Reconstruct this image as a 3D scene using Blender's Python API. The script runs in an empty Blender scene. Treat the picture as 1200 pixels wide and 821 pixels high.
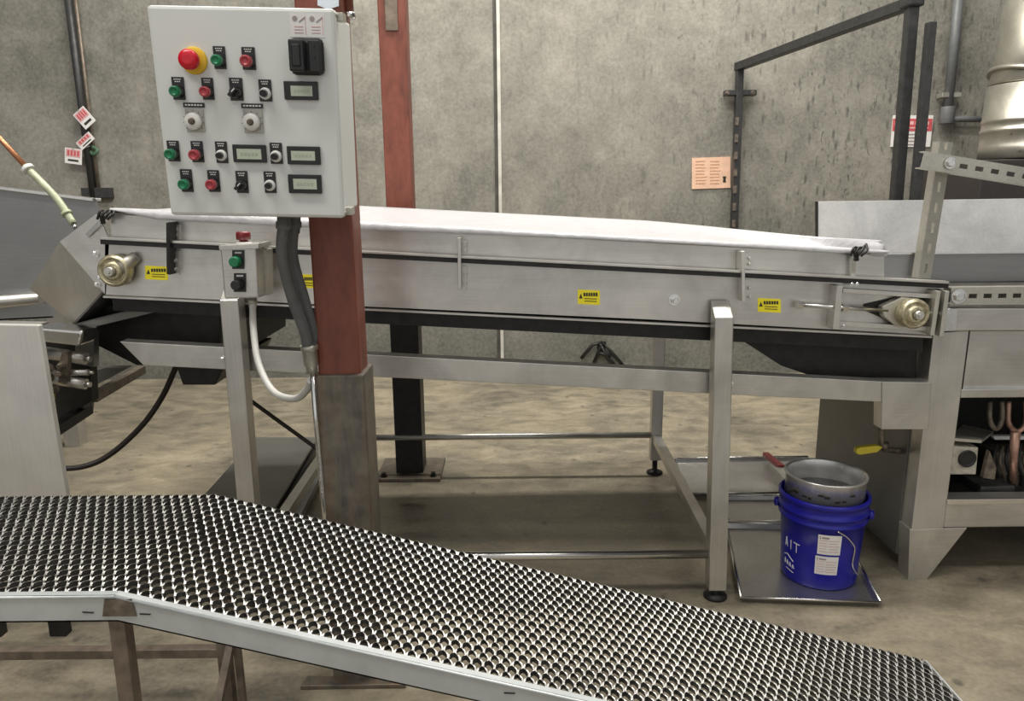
import bpy, bmesh, math, random
from mathutils import Vector, Matrix
random.seed(7)
SC = bpy.context.scene
COL = SC.collection
PI = math.pi
V = Vector

# ------------------------------------------------------------------ camera
FPX, PITCH, ROLL, EYE = 867.0, math.radians(12.0), -0.0098, 1.30
RC = Matrix.Rotation(PI/2 - PITCH, 3, 'X') @ Matrix.Rotation(ROLL, 3, 'Z')
CAM = V((0, 0, EYE))
cd = bpy.data.cameras.new('camera'); cam = bpy.data.objects.new('camera', cd); COL.objects.link(cam)
cam.matrix_world = Matrix.Translation(CAM) @ RC.to_4x4()
cd.sensor_fit = 'HORIZONTAL'; cd.sensor_width = 36.0; cd.lens = 36.0*FPX/1200.0
cd.clip_start = 0.05; cd.clip_end = 100
SC.camera = cam

def ray(px, py): return RC @ V(((px-600)/FPX, -(py-410.5)/FPX, -1.0))
def W(px, py, Y):            # measured point of the photograph on the upright plane at depth Y
    d = ray(px, py); return CAM + d*(Y/d.y)
def F(px, py, z=0.0):        # measured point on the level plane at height z
    d = ray(px, py); return CAM + d*((z-EYE)/d.z)
def pxm(Y): return Y/FPX     # metres per pixel near depth Y

# ------------------------------------------------------------------ materials
MATS = {}
def nmat(name):
    m = bpy.data.materials.new(name); m.use_nodes = True
    nt = m.node_tree; b = nt.nodes['Principled BSDF']
    MATS[name] = m
    return m, nt, b
def N(nt, t, **kw):
    n = nt.nodes.new(t)
    for k, v in kw.items():
        if k in n.inputs: n.inputs[k].default_value = v
        else: setattr(n, k, v)
    return n
def ramp(nt, fac, stops):
    r = nt.nodes.new('ShaderNodeValToRGB'); e = r.color_ramp.elements
    while len(e) < len(stops): e.new(0.5)
    for el, (p, c) in zip(e, stops):
        el.position = p; el.color = (c[0], c[1], c[2], 1) if not isinstance(c, (int, float)) else (c, c, c, 1)
    nt.links.new(fac, r.inputs[0]); return r.outputs[0]
def mixc(nt, fac, a, b, mode='MIX'):
    m = nt.nodes.new('ShaderNodeMix'); m.data_type = 'RGBA'; m.blend_type = mode
    if isinstance(fac, (int, float)): m.inputs[0].default_value = fac
    else: nt.links.new(fac, m.inputs[0])
    for i, x in ((6, a), (7, b)):
        if isinstance(x, tuple): m.inputs[i].default_value = (x[0], x[1], x[2], 1)
        else: nt.links.new(x, m.inputs[i])
    return m.outputs[2]
def coords(nt, scale=(1, 1, 1)):
    t = nt.nodes.new('ShaderNodeTexCoord'); mp = nt.nodes.new('ShaderNodeMapping')
    mp.inputs['Scale'].default_value = scale
    nt.links.new(t.outputs['Object'], mp.inputs[0]); return mp.outputs[0]
def noise(nt, vec, scale, detail=5, rough=0.55, dist=0.0):
    n = N(nt, 'ShaderNodeTexNoise'); n.inputs['Scale'].default_value = scale
    n.inputs['Detail'].default_value = detail; n.inputs['Roughness'].default_value = rough
    n.inputs['Distortion'].default_value = dist
    nt.links.new(vec, n.inputs['Vector']); return n.outputs['Fac']
def bump(nt, b, h, strength=0.2, dist=0.01):
    bp = nt.nodes.new('ShaderNodeBump'); bp.inputs['Strength'].default_value = strength
    bp.inputs['Distance'].default_value = dist
    nt.links.new(h, bp.inputs['Height']); nt.links.new(bp.outputs[0], b.inputs['Normal'])

def plain(name, col, rough=0.5, metal=0.0, var=0.12, scale=30, spec=None, bumps=0.05):
    m, nt, b = nmat(name)
    n = noise(nt, coords(nt), scale, 4)
    lo = tuple(c*(1-var) for c in col); hi = tuple(min(1, c*(1+var)) for c in col)
    nt.links.new(ramp(nt, n, [(0.3, lo), (0.7, hi)]), b.inputs['Base Color'])
    b.inputs['Roughness'].default_value = rough; b.inputs['Metallic'].default_value = metal
    if spec is not None: b.inputs['Specular IOR Level'].default_value = spec
    if bumps: bump(nt, b, n, bumps, 0.002)
    return m

def steel(name, col, rough=0.36, metal=0.9, axis='x', smear=0.18):
    m, nt, b = nmat(name)
    sc = {'x': (2, 2, 160), 'z': (160, 2, 2), 'n': (40, 40, 40)}[axis]
    br = noise(nt, coords(nt, sc), 3.0, 4, 0.6)
    sm = noise(nt, coords(nt), 5.0, 5, 0.6, 0.6)
    lo = tuple(c*(1-smear) for c in col)
    base = ramp(nt, sm, [(0.3, lo), (0.65, col)])
    base = mixc(nt, 0.25, base, ramp(nt, br, [(0.3, tuple(c*0.7 for c in col)), (0.7, tuple(min(1, c*1.2) for c in col))]))
    nt.links.new(base, b.inputs['Base Color'])
    b.inputs['Metallic'].default_value = metal
    rr = nt.nodes.new('ShaderNodeMapRange'); rr.inputs[3].default_value = rough-0.06; rr.inputs[4].default_value = rough+0.1
    nt.links.new(sm, rr.inputs[0]); nt.links.new(rr.outputs[0], b.inputs['Roughness'])
    bump(nt, b, br, 0.05, 0.001)
    return m

M_STEEL = steel('brushed_stainless', (0.68, 0.66, 0.62), 0.33, 0.85, 'x', 0.38)
M_STEELV = steel('brushed_stainless_upright', (0.64, 0.62, 0.58), 0.36, 0.82, 'z', 0.3)
M_SATIN = steel('satin_cover_steel', (0.74, 0.72, 0.68), 0.42, 0.5, 'z', 0.15)
M_SCUFF = steel('scuffed_bright_sheet', (0.88, 0.87, 0.85), 0.30, 0.5, 'n', 0.3)
M_RINGS = steel('streaky_polished_steel', (0.92, 0.91, 0.88), 0.24, 0.72, 'z', 0.55)
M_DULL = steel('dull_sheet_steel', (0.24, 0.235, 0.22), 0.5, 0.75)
M_TANK = steel('grey_tank_steel', (0.33, 0.33, 0.33), 0.4, 0.85)
M_GALV = steel('galvanised_steel', (0.62, 0.60, 0.53), 0.42, 0.8, 'n', 0.3)
M_BRIGHT = steel('polished_steel', (0.80, 0.79, 0.77), 0.22, 1.0, 'n')
M_RAIL = plain('grey_painted_channel', (0.55, 0.58, 0.59), 0.4, 0.35, 0.1, 14)
M_BLACKSTEEL = plain('black_steel', (0.018, 0.017, 0.016), 0.5, 0.2, 0.4)
M_DARKPIPE = plain('dark_grey_pipe', (0.045, 0.045, 0.045), 0.45, 0.3, 0.25)
M_BLACK = plain('black_plastic', (0.016, 0.016, 0.017), 0.35, 0, 0.2)
M_GREEN = plain('green_plastic', (0.01, 0.19, 0.08), 0.3, 0, 0.08)
M_RED = plain('red_plastic', (0.42, 0.05, 0.065), 0.3, 0, 0.08)
M_ESTOP = plain('bright_red_plastic', (0.68, 0.012, 0.03), 0.25, 0, 0.05)
M_DKRED = plain('dark_red_plastic', (0.16, 0.015, 0.02), 0.3, 0, 0.1)
M_YELLOW = plain('yellow_plastic', (0.85, 0.55, 0.03), 0.4, 0, 0.06)
M_LABELY = plain('yellow_label', (0.86, 0.74, 0.02), 0.45, 0, 0.04)
M_HANDLE = plain('yellow_vinyl', (0.75, 0.62, 0.05), 0.4, 0, 0.08)
M_WHITE = plain('white_plastic', (0.80, 0.79, 0.76), 0.35, 0, 0.04)
M_CAB = plain('light_grey_enamel', (0.72, 0.735, 0.715), 0.42, 0, 0.02, 4)
M_BEIGE = plain('grimy_beige_paint', (0.46, 0.43, 0.36), 0.5, 0, 0.3, 40)
M_SCALE = plain('beige_scale_plate', (0.40, 0.39, 0.35), 0.4, 0.2, 0.1)
M_SCREEN = plain('grey_green_screen', (0.50, 0.55, 0.44), 0.2, 0, 0.05, 60)
M_PAPER = plain('white_paper', (0.82, 0.80, 0.78), 0.6, 0, 0.03)
M_INK = plain('grey_ink', (0.35, 0.30, 0.30), 0.7, 0, 0.2)
M_BLKINK = plain('black_ink', (0.03, 0.03, 0.02), 0.7, 0, 0.2)
M_REDINK = plain('red_ink', (0.62, 0.10, 0.11), 0.6, 0, 0.1)
M_PINKINK = plain('faded_pink_ink', (0.70, 0.42, 0.42), 0.6, 0, 0.1)
M_ORANGE = plain('faded_orange_paper', (0.80, 0.52, 0.37), 0.7, 0, 0.1, 20)
M_ORANGEINK = plain('brown_ink', (0.60, 0.33, 0.20), 0.7, 0, 0.1)
M_BLUE = plain('blue_plastic', (0.012, 0.012, 0.30), 0.28, 0, 0.1, 12)
M_CONDUIT = plain('grey_pvc_jacket', (0.13, 0.135, 0.14), 0.45, 0, 0.12)
M_WCONDUIT = plain('white_pvc_jacket', (0.62, 0.61, 0.58), 0.4, 0, 0.05)
M_CABLE = plain('black_rubber_cable', (0.02, 0.014, 0.012), 0.5, 0, 0.3)
M_RUBBER = plain('black_rubber', (0.02, 0.02, 0.02), 0.6, 0, 0.3)
M_COPPER = plain('copper', (0.45, 0.20, 0.10), 0.4, 0.8, 0.2)
M_HOSE = plain('clear_green_hose', (0.42, 0.45, 0.30), 0.25, 0, 0.15)
M_ZINC = plain('yellow_zinc', (0.52, 0.47, 0.32), 0.38, 0.7, 0.4, 70)
M_GRIME = plain('grimy_metal', (0.17, 0.14, 0.11), 0.5, 0.4, 0.5, 40)
M_RUSTTUBE = plain('brown_stained_tube', (0.20, 0.16, 0.125), 0.5, 0.4, 0.35, 24)
M_OCOIL = plain('orange_stained_copper', (0.42, 0.25, 0.19), 0.4, 0.5, 0.5, 30)
M_DUCT = steel('galvanised_duct', (0.55, 0.53, 0.46), 0.36, 0.85, 'n', 0.35)
M_TRAY = steel('aluminium_pan', (0.60, 0.59, 0.57), 0.34, 0.9, 'n', 0.25)
M_BELT = plain('white_belt', (0.70, 0.69, 0.67), 0.5, 0, 0.05)
M_GRSIDE = plain('shaded_grating_side', (0.10, 0.098, 0.092), 0.45, 0.6, 0.4, 60)  # shade inside the grating openings put into a dark side colour
M_GRATE = steel('serrated_grating_steel', (0.62, 0.61, 0.585), 0.34, 0.85, 'n', 0.35)

def film():
    m, nt, b = nmat('white_plastic_film')
    n = noise(nt, coords(nt, (2, 6, 2)), 9, 5, 0.6, 0.8)
    nt.links.new(ramp(nt, n, [(0.3, (0.44, 0.437, 0.455)), (0.7, (0.56, 0.555, 0.575))]), b.inputs['Base Color'])
    b.inputs['Roughness'].default_value = 0.35
    bump(nt, b, n, 0.35, 0.012)
    return m
M_FILM = film()

def redoxide():
    m, nt, b = nmat('red_oxide_paint')
    c = coords(nt, (1, 1, 0.35)); n = noise(nt, c, 16, 6, 0.65, 0.4); n2 = noise(nt, coords(nt), 5, 4)
    col = ramp(nt, n, [(0.28, (0.10, 0.028, 0.018)), (0.5, (0.205, 0.058, 0.036)), (0.75, (0.27, 0.085, 0.055))])
    col = mixc(nt, ramp(nt, n2, [(0.5, 0.0), (0.75, 0.55)]), col, (0.13, 0.05, 0.035))
    nt.links.new(col, b.inputs['Base Color']); b.inputs['Roughness'].default_value = 0.48
    bump(nt, b, n, 0.15, 0.003); return m
M_OXIDE = redoxide()
def rust():
    m, nt, b = nmat('bare_rusty_steel')
    n = noise(nt, coords(nt, (3, 3, 0.5)), 9, 6, 0.65, 0.5); n2 = noise(nt, coords(nt), 26, 5)
    col = ramp(nt, n, [(0.3, (0.10, 0.10, 0.095)), (0.5, (0.19, 0.16, 0.125)), (0.66, (0.19, 0.115, 0.065)), (0.8, (0.25, 0.22, 0.18))])
    col = mixc(nt, 0.3, col, ramp(nt, n2, [(0.3, (0.06, 0.05, 0.045)), (0.7, (0.3, 0.27, 0.22))]))
    nt.links.new(col, b.inputs['Base Color']); b.inputs['Roughness'].default_value = 0.5; b.inputs['Metallic'].default_value = 0.5
    bump(nt, b, n2, 0.12, 0.003); return m
M_RUST = rust()

def wallmat():
    m, nt, b = nmat('stained_concrete_wall')
    c = coords(nt)
    big = noise(nt, c, 0.9, 6, 0.6, 0.5); mid = noise(nt, c, 5, 7, 0.65, 0.3); fine = noise(nt, c, 45, 4, 0.7)
    streak = noise(nt, coords(nt, (9, 1, 0.7)), 2.2, 6, 0.65, 0.2)
    col = ramp(nt, big, [(0.32, (0.115, 0.112, 0.09)), (0.48, (0.225, 0.213, 0.178)), (0.68, (0.35, 0.325, 0.275))])
    col = mixc(nt, 0.42, col, ramp(nt, mid, [(0.3, (0.08, 0.08, 0.066)), (0.5, (0.225, 0.213, 0.178)), (0.72, (0.41, 0.385, 0.33))]))
    col = mixc(nt, ramp(nt, streak, [(0.55, 0.0), (0.75, 0.45)]), col, (0.13, 0.12, 0.098))
    # grey-green damp stains with ragged upper edges
    sep = nt.nodes.new('ShaderNodeSeparateXYZ'); nt.links.new(c, sep.inputs[0])
    ragged = noise(nt, coords(nt, (1.6, 1, 0.9)), 1.5, 6, 0.62, 0.4)
    ad = nt.nodes.new('ShaderNodeMath'); ad.operation = 'MULTIPLY_ADD'; ad.inputs[1].default_value = 0.42
    nt.links.new(sep.outputs[2], ad.inputs[0]); nt.links.new(ragged, ad.inputs[2])
    stain = ramp(nt, ad.outputs[0], [(0.55, 0.8), (0.98, 0.25), (1.15, 0.0)])
    col = mixc(nt, stain, col, mixc(nt, 0.5, (0.105, 0.11, 0.092), ramp(nt, mid, [(0.3, (0.06, 0.065, 0.055)), (0.7, (0.19, 0.19, 0.165))])))
    # pock marks and scratches, more of them to the right
    vo = N(nt, 'ShaderNodeTexVoronoi'); vo.inputs['Scale'].default_value = 13
    nt.links.new(coords(nt, (1.5, 1, 0.42)), vo.inputs['Vector'])
    vo2 = noise(nt, coords(nt, (17, 1, 6)), 2.0, 6, 0.75, 1.2)
    rightmask = nt.nodes.new('ShaderNodeSeparateXYZ'); nt.links.new(c, rightmask.inputs[0])
    mr = N(nt, 'ShaderNodeMapRange'); mr.inputs[1].default_value = 0.4; mr.inputs[2].default_value = 2.0
    mr.inputs[3].default_value = 0.2; mr.inputs[4].default_value = 1.0
    nt.links.new(rightmask.outputs[0], mr.inputs[0])
    pock = ramp(nt, vo.outputs['Distance'], [(0.10, 0.8), (0.26, 0.0)])
    scr = ramp(nt, vo2, [(0.57, 0.0), (0.64, 0.95)])
    mk = mixc(nt, 1.0, pock, scr, 'LIGHTEN')
    mm = nt.nodes.new('ShaderNodeMath'); mm.operation = 'MULTIPLY'
    nt.links.new(mk, mm.inputs[0]); nt.links.new(mr.outputs[0], mm.inputs[1])
    col = mixc(nt, mm.outputs[0], col, (0.055, 0.05, 0.042))
    col = mixc(nt, 0.14, col, ramp(nt, fine, [(0.35, (0.1, 0.1, 0.09)), (0.65, (0.62, 0.6, 0.55))]))
    nt.links.new(col, b.inputs['Base Color']); b.inputs['Roughness'].default_value = 0.75
    bump(nt, b, mid, 0.25, 0.02); return m
M_WALL = wallmat()
def floormat():
    m, nt, b = nmat('stained_concrete_floor')
    c = coords(nt)
    big = noise(nt, c, 1.1, 6, 0.6, 0.9); mid = noise(nt, coords(nt, (1, 1.6, 1)), 6, 6, 0.65, 0.5); fine = noise(nt, c, 60, 4, 0.7)
    col = ramp(nt, big, [(0.36, (0.10, 0.088, 0.066)), (0.52, (0.275, 0.232, 0.162)), (0.7, (0.46, 0.385, 0.26))])
    col = mixc(nt, 0.45, col, ramp(nt, mid, [(0.34, (0.06, 0.055, 0.044)), (0.54, (0.28, 0.238, 0.17)), (0.75, (0.50, 0.425, 0.31))]))
    vo = N(nt, 'ShaderNodeTexVoronoi'); vo.inputs['Scale'].default_value = 7
    nt.links.new(coords(nt, (1, 0.8, 1)), vo.inputs['Vector'])
    col = mixc(nt, ramp(nt, vo.outputs['Distance'], [(0.06, 0.7), (0.12, 0.0)]), col, (0.06, 0.055, 0.045))
    col = mixc(nt, 0.15, col, ramp(nt, fine, [(0.35, (0.08, 0.08, 0.07)), (0.65, (0.5, 0.46, 0.38))]))
    nt.links.new(col, b.inputs['Base Color'])
    nt.links.new(ramp(nt, mid, [(0.35, 0.28), (0.65, 0.6)]), b.inputs['Roughness'])
    bump(nt, b, mid, 0.12, 0.01); return m
M_FLOOR = floormat()

# ------------------------------------------------------------------ builders
def root_of(o):
    while o.parent: o = o.parent
    return o
class B:
    def __init__(s): s.bm = bmesh.new()
    def poly(s, pts, ext):                     # polygon with thickness
        ext = V(ext); a = [s.bm.verts.new(p) for p in pts]; b = [s.bm.verts.new(V(p)+ext) for p in pts]
        n = len(pts); s.bm.faces.new(a); s.bm.faces.new(b[::-1])
        for i in range(n): s.bm.faces.new((a[i], b[i], b[(i+1) % n], a[(i+1) % n]))
        return s
    def plate(s, pp, Y0, Y1): return s.poly([W(x, y, Y0) for x, y in pp], (0, Y1-Y0, 0))
    def obox(s, c, ax, ay, az):                # box from centre and three half-axes
        c = V(c); ax, ay, az = V(ax), V(ay), V(az)
        vs = [s.bm.verts.new(c+ax*i+ay*j+az*k) for i in (-1, 1) for j in (-1, 1) for k in (-1, 1)]
        for f in ((0, 1, 3, 2), (4, 6, 7, 5), (0, 4, 5, 1), (2, 3, 7, 6), (0, 2, 6, 4), (1, 5, 7, 3)):
            s.bm.faces.new([vs[i] for i in f])
        return s
    def box(s, c, size): return s.obox(c, (size[0]/2, 0, 0), (0, size[1]/2, 0), (0, 0, size[2]/2))
    def beam(s, p0, p1, w, h, up=(0, 0, 1)):   # w sideways, h along up
        p0, p1 = V(p0), V(p1); d = p1-p0; u = V(up); sd = d.cross(u).normalized(); u = sd.cross(d).normalized()
        return s.obox((p0+p1)/2, d/2, sd*w/2, u*h/2)
    def tube(s, pts, r, n=12, caps=True):
        pts = [V(p) for p in pts]; m = len(pts)
        rs = r if isinstance(r, (list, tuple)) else [r]*m
        t0 = (pts[1]-pts[0]).normalized(); u = t0.orthogonal().normalized(); rings = []
        for i in range(m):
            t = (pts[min(i+1, m-1)]-pts[max(i-1, 0)]).normalized()
            u = (u - t*u.dot(t)).normalized(); w = t.cross(u)
            rings.append([s.bm.verts.new(pts[i]+(u*math.cos(2*PI*k/n)+w*math.sin(2*PI*k/n))*rs[i]) for k in range(n)])
        for a, b in zip(rings, rings[1:]):
            for k in range(n):
                f = s.bm.faces.new((a[k], a[(k+1) % n], b[(k+1) % n], b[k])); f.smooth = True
        if caps: s.bm.faces.new(rings[0][::-1]); s.bm.faces.new(rings[-1])
        return s
    def lathe(s, prof, c, axis=(0, 0, 1), n=32, caps=True, smooth=True, ang=None):
        c = V(c); z = V(axis).normalized(); x = z.orthogonal().normalized(); y = z.cross(x); rings = []
        for r, h in prof:
            rings.append([s.bm.verts.new(c+z*h+(x*math.cos(2*PI*k/n)+y*math.sin(2*PI*k/n))*max(r, 1e-5)) for k in range(n)])
        for a, b in zip(rings, rings[1:]):
            for k in range(n):
                f = s.bm.faces.new((a[k], a[(k+1) % n], b[(k+1) % n], b[k])); f.smooth = smooth
        if caps: s.bm.faces.new(rings[0][::-1]); s.bm.faces.new(rings[-1])
        return s
    def grid(s, fn, nu, nv, smooth=True):
        g = [[s.bm.verts.new(fn(i/nu, j/nv)) for j in range(nv+1)] for i in range(nu+1)]
        for i in range(nu):
            for j in range(nv):
                f = s.bm.faces.new((g[i][j], g[i+1][j], g[i+1][j+1], g[i][j+1])); f.smooth = smooth
        return s
    def slotted(s, p0, p1, w, nrm, t, pitch, slot, slotw, flange=0.0, off=0.5):   # slotted channel bar
        p0, p1 = V(p0), V(p1); d = (p1-p0); L = d.length; d.normalize(); nr = V(nrm); nr = (nr-d*nr.dot(d)).normalized(); sd = d.cross(nr)
        ew = (w-slotw)/2
        for q in (-1, 1): s.obox((p0+p1)/2+sd*q*(w/2-ew/2), d*L/2, sd*ew/2, nr*t/2)
        x = 0.0; k = 0; first = pitch*off-slot/2
        s.obox(p0+d*first/2, d*first/2, sd*slotw/2, nr*t/2); x = first
        while True:
            a = x+slot; e = min(a+pitch-slot, L)
            if a >= L: break
            s.obox(p0+d*(a+e)/2, d*(e-a)/2, sd*slotw/2, nr*t/2); x = a+pitch-slot
            if x >= L: break
        if flange:
            for q in (-1, 1): s.obox((p0+p1)/2+sd*q*(w/2-t/2)-nr*(flange/2), d*L/2, sd*t/2, nr*flange/2)
        return s
    def hexbolt(s, c, axis, r, h, shank=0.0):
        s.lathe([(r*1.45, 0), (r*1.45, h*0.25)], c, axis, 20, True, False)
        s.lathe([(r, h*0.25), (r, h*0.95), (r*0.85, h)], c, axis, 6, True, False)
        if shank: s.lathe([(r*0.5, h), (r*0.5, h+shank)], c, axis, 12)
        return s
    def build(s, name, mat, parent=None, label=None, bevel=0.0, cat=None, group=None, kind=None, xf=None):
        bmesh.ops.recalc_face_normals(s.bm, faces=s.bm.faces)
        if xf is not None: s.bm.transform(xf)
        me = bpy.data.meshes.new(name)
        o = bpy.data.objects.new(name, me); COL.objects.link(o)
        if parent is not None:
            s.bm.transform(root_of(parent).matrix_basis.inverted()); o.parent = parent
        elif kind != 'structure':
            vs = [v.co for v in s.bm.verts]
            lo = V((min(v.x for v in vs), min(v.y for v in vs), min(v.z for v in vs))); hi = V((max(v.x for v in vs), max(v.y for v in vs), max(v.z for v in vs)))
            org = V(((lo.x+hi.x)/2, (lo.y+hi.y)/2, lo.z)); s.bm.transform(Matrix.Translation(-org)); o.location = org
        s.bm.to_mesh(me); s.bm.free(); me.materials.append(mat)
        if bevel:
            bv = o.modifiers.new('bevel', 'BEVEL'); bv.width = bevel; bv.segments = 2; bv.limit_method = 'ANGLE'
        if label: o['label'] = label
        if cat: o['category'] = cat
        if group: o['group'] = group
        if kind: o['kind'] = kind
        return o
def thing(name, label, cat, loc, group=None, mat=None):
    o = bpy.data.objects.new(name, None); COL.objects.link(o); o.empty_display_size = 0.1
    if mat is not None: o.matrix_basis = mat
    else: o.location = loc
    o['label'] = label; o['category'] = cat
    if group: o['group'] = group
    return o
def spline(pts, n=8):
    pts = [V(p) for p in pts]; P = [pts[0]*2-pts[1]]+pts+[pts[-1]*2-pts[-2]]; out = []
    for i in range(1, len(P)-2):
        for k in range(n):
            t = k/n; a, b, c, d = P[i-1], P[i], P[i+1], P[i+2]
            out.append(0.5*((2*b)+(c-a)*t+(2*a-5*b+4*c-d)*t*t+(3*b-a-3*c+d)*t**3))
    return out+[pts[-1]]
def lerp(a, b, t): return a+(b-a)*t

# ------------------------------------------------------------------ setting
WY = 5.24
B().box((0, 1.12, -0.05), (14, 8.24, 0.1)).build('floor', M_FLOOR, kind='structure')
B().box((0, WY+0.1, 3.0), (14, 0.2, 6.0)).build('wall_back', M_WALL, kind='structure')
x0 = W(582, 2, WY).x
B().box((x0+0.008, WY-0.006, 3.0), (0.022, 0.012, 6.0)).build('trim_1', plain('pale_joint_sealant', (0.60, 0.58, 0.52), 0.6, 0, 0.15, 12), kind='structure')
B().box((x0-0.016, WY-0.003, 3.0), (0.022, 0.006, 6.0)).build('trim_2', plain('shaded_joint_groove', (0.07, 0.065, 0.055), 0.8, 0, 0.3, 12), kind='structure')  # shadow in the joint groove drawn as a dark strip

# ------------------------------------------------------------------ conveyor
YF, YB = 2.25, 3.25
conv = thing('belt_conveyor', 'long stainless belt conveyor with white plastic sheet over it, crossing the middle', 'conveyor', (0, 2.75, 0))
def CP(name, b, mat, parent=None, label=None, bevel=0.0): return b.build(name, mat, parent or conv, label, bevel)
# front and rear side panels
side = [(123, 279), (1108, 331), (1090, 392), (760, 374), (123, 345)]
CP('side_panel', B().plate(side, YF, YF+0.006), M_STEEL)
sp = [W(x, y, YF) for x, y in side]
CP('side_panel', B().poly([p+V((0, YB-YF, 0)) for p in sp], (0, 0.006, 0)), M_STEEL)
# flange along the top of the front panel
a, b_ = W(117, 279, YF-0.03), W(1112, 331, YF-0.03)
CP('top_flange', B().beam(a+V((0, 0.015, 0)), b_+V((0, 0.015, 0)), 0.034, 0.007), M_STEEL, bevel=0.001)
CP('flange_strip', B().beam(a+V((0, 0.015, -0.0105)), b_+V((0, 0.015, -0.0105)), 0.030, 0.014), M_BLACKSTEEL, label='dark strip under the flange')  # black strip along the underside of the flange
# guard strip above the flange
g = [(130, 249), (1036, 297), (1036, 327), (130, 280)]
CP('side_guard', B().plate(g, YF+0.012, YF+0.017), M_STEEL)
CP('side_guard', B().poly([W(x, y, YF+0.012)+V((0, 0.975, -0.02)) for x, y in g], (0, 0.005, 0)), M_STEEL)
a, b_ = W(130, 249, YF+0.012), W(1036, 297, YF+0.012)
CP('guard_lip', B().tube([a+V((0, 0.002, 0.0)), b_+V((0, 0.002, 0.0))], 0.006, 10), M_STEEL)
# white belt in its bed, black box below
bl, br = W(118, 290, YF+0.05), W(1098, 342, YF+0.05)
def slope(x): return lerp(bl.z, br.z, (x-bl.x)/(br.x-bl.x))
CP('belt', B().poly([V((bl.x, YF+0.03, bl.z)), V((br.x, YF+0.03, br.z)), V((br.x, YB-0.03, br.z)), V((bl.x, YB-0.03, bl.z))], (0, 0, -0.008)), M_BELT)
q0, q1 = W(123, 345, YF+0.03), W(1090, 393, YF+0.03)
CP('under_bed_box', B().poly([V((q0.x+0.02, YF+0.03, q0.z-0.002)), V((q1.x-0.02, YF+0.03, q1.z-0.002)), V((q1.x-0.02, YF+0.03, q1.z-0.05)), V((q0.x+0.02, YF+0.03, q0.z-0.05))], (0, 0.94, 0)), M_BLACKSTEEL, label='black box under the bed')
# bottom lip of the panel
CP('bottom_lip', B().beam(W(123, 347, YF+0.004), W(1090, 394, YF+0.004), 0.022, 0.006), M_STEEL)
# lower rail with a mitred left end, and the end plate that carries its right end
rail = [(140, 400), (1036, 447), (1036, 471), (168, 428)]
CP('lower_rail', B().plate(rail, YF, YF+0.05), M_STEEL, bevel=0.002)
CP('end_plate', B().plate([(1034, 447), (1092, 448), (1088, 503), (1033, 503)], YF-0.005, YF+0.05), M_STEEL, bevel=0.002)
rr_ = [W(x, y, YF)+V((0, YB-YF-0.05, 0)) for x, y in rail]
CP('lower_rail', B().poly(rr_, (0, 0.05, 0)), M_STEEL, bevel=0.002)
# legs: square tube, front pair with a slanted top
def leg(pt, pb, w, bevtop):
    b = B(); pt, pb = V(pt), V(pb); h = w/2
    top = [pt+V((-h, -h, 0)), pt+V((h, -h, 0)), pt+V((h, h, bevtop)), pt+V((-h, h, bevtop))]
    bot = [pb+V((-h, -h, 0)), pb+V((h, -h, 0)), pb+V((h, h, 0)), pb+V((-h, h, 0))]
    a = [b.bm.verts.new(p) for p in top]; c = [b.bm.verts.new(p) for p in bot]
    b.bm.faces.new(a); b.bm.faces.new(c[::-1])
    for i in range(4): b.bm.faces.new((a[i], c[i], c[(i+1) % 4], a[(i+1) % 4]))
    return b
LY = 2.205; lw = 0.056
rt = W(849, 372, LY-0.028); rb = W(841, 697, LY-0.028)
legR = CP('leg', leg(V((rt.x, LY, rt.z)), V((rb.x, LY, 0.035)), lw, 0.045), M_STEELV, bevel=0.003)
lt = W(268, 352, LY-0.028); lb = W(304, 640, LY-0.028)
legL = CP('leg', leg(V((lt.x, LY, lt.z)), V((lt.x-0.005, LY, 0.035)), lw, 0.05), M_STEELV, bevel=0.003)
rlt = W(763, 385, 3.3); rlb = F(766, 552)
legRR = CP('leg', leg(V((rlb.x, 3.30, 0.98)), V((rlb.x, 3.30, 0.07)), 0.05, 0.0), M_STEELV, bevel=0.003)
legLR = CP('leg', leg(V((lt.x, 3.30, 1.02)), V((lt.x, 3.30, 0.07)), 0.05, 0.0), M_STEELV, bevel=0.003)
for lg, x, y, zt in ((legR, rb.x, LY, 0.035), (legL, lt.x, LY, 0.035), (legRR, rlb.x, 3.30, 0.07), (legLR, lt.x, 3.30, 0.07)):
    CP('leveling_foot', B().lathe([(0.038, 0), (0.038, 0.008), (0.02, 0.016), (0.012, 0.02), (0.012, zt+0.002)], (x, y, 0), (0, 0, 1), 20), M_BLACKSTEEL, lg, 'black screw foot')
# floor level stretchers
zf = W(700, 650, LY).z
CP('stretcher', B().tube([V((lt.x+0.02, LY, zf)), V((rb.x-0.02, LY, zf))], 0.0145, 16), M_BRIGHT, label='round bright stretcher between the front legs')
zb = W(600, 511, 3.30).z
CP('stretcher', B().tube([V((lt.x+0.02, 3.30, zb)), V((rlb.x-0.02, 3.30, zb))], 0.0145, 16), M_STEEL)
CP('stretcher', B().beam(V((rlb.x, 3.28, zb-0.01)), V((rb.x, LY+0.02, zf)), 0.036, 0.036), M_STEELV)
CP('stretcher', B().beam(V((lt.x, 3.28, zb-0.01)), V((lt.x, LY+0.02, zf)), 0.036, 0.036), M_STEELV)
# bolts
for (x, y, r) in ((790, 351, 0.012), (857, 450, 0.007), (262, 420, 0.007), (113, 297, 0.007), (118, 325, 0.006), (115, 333, 0.006)):
    CP('bolt', B().hexbolt(W(x, y, YF), (0, -1, 0), r, 0.014, 0.01 if r > 0.01 else 0), M_BRIGHT)
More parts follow.
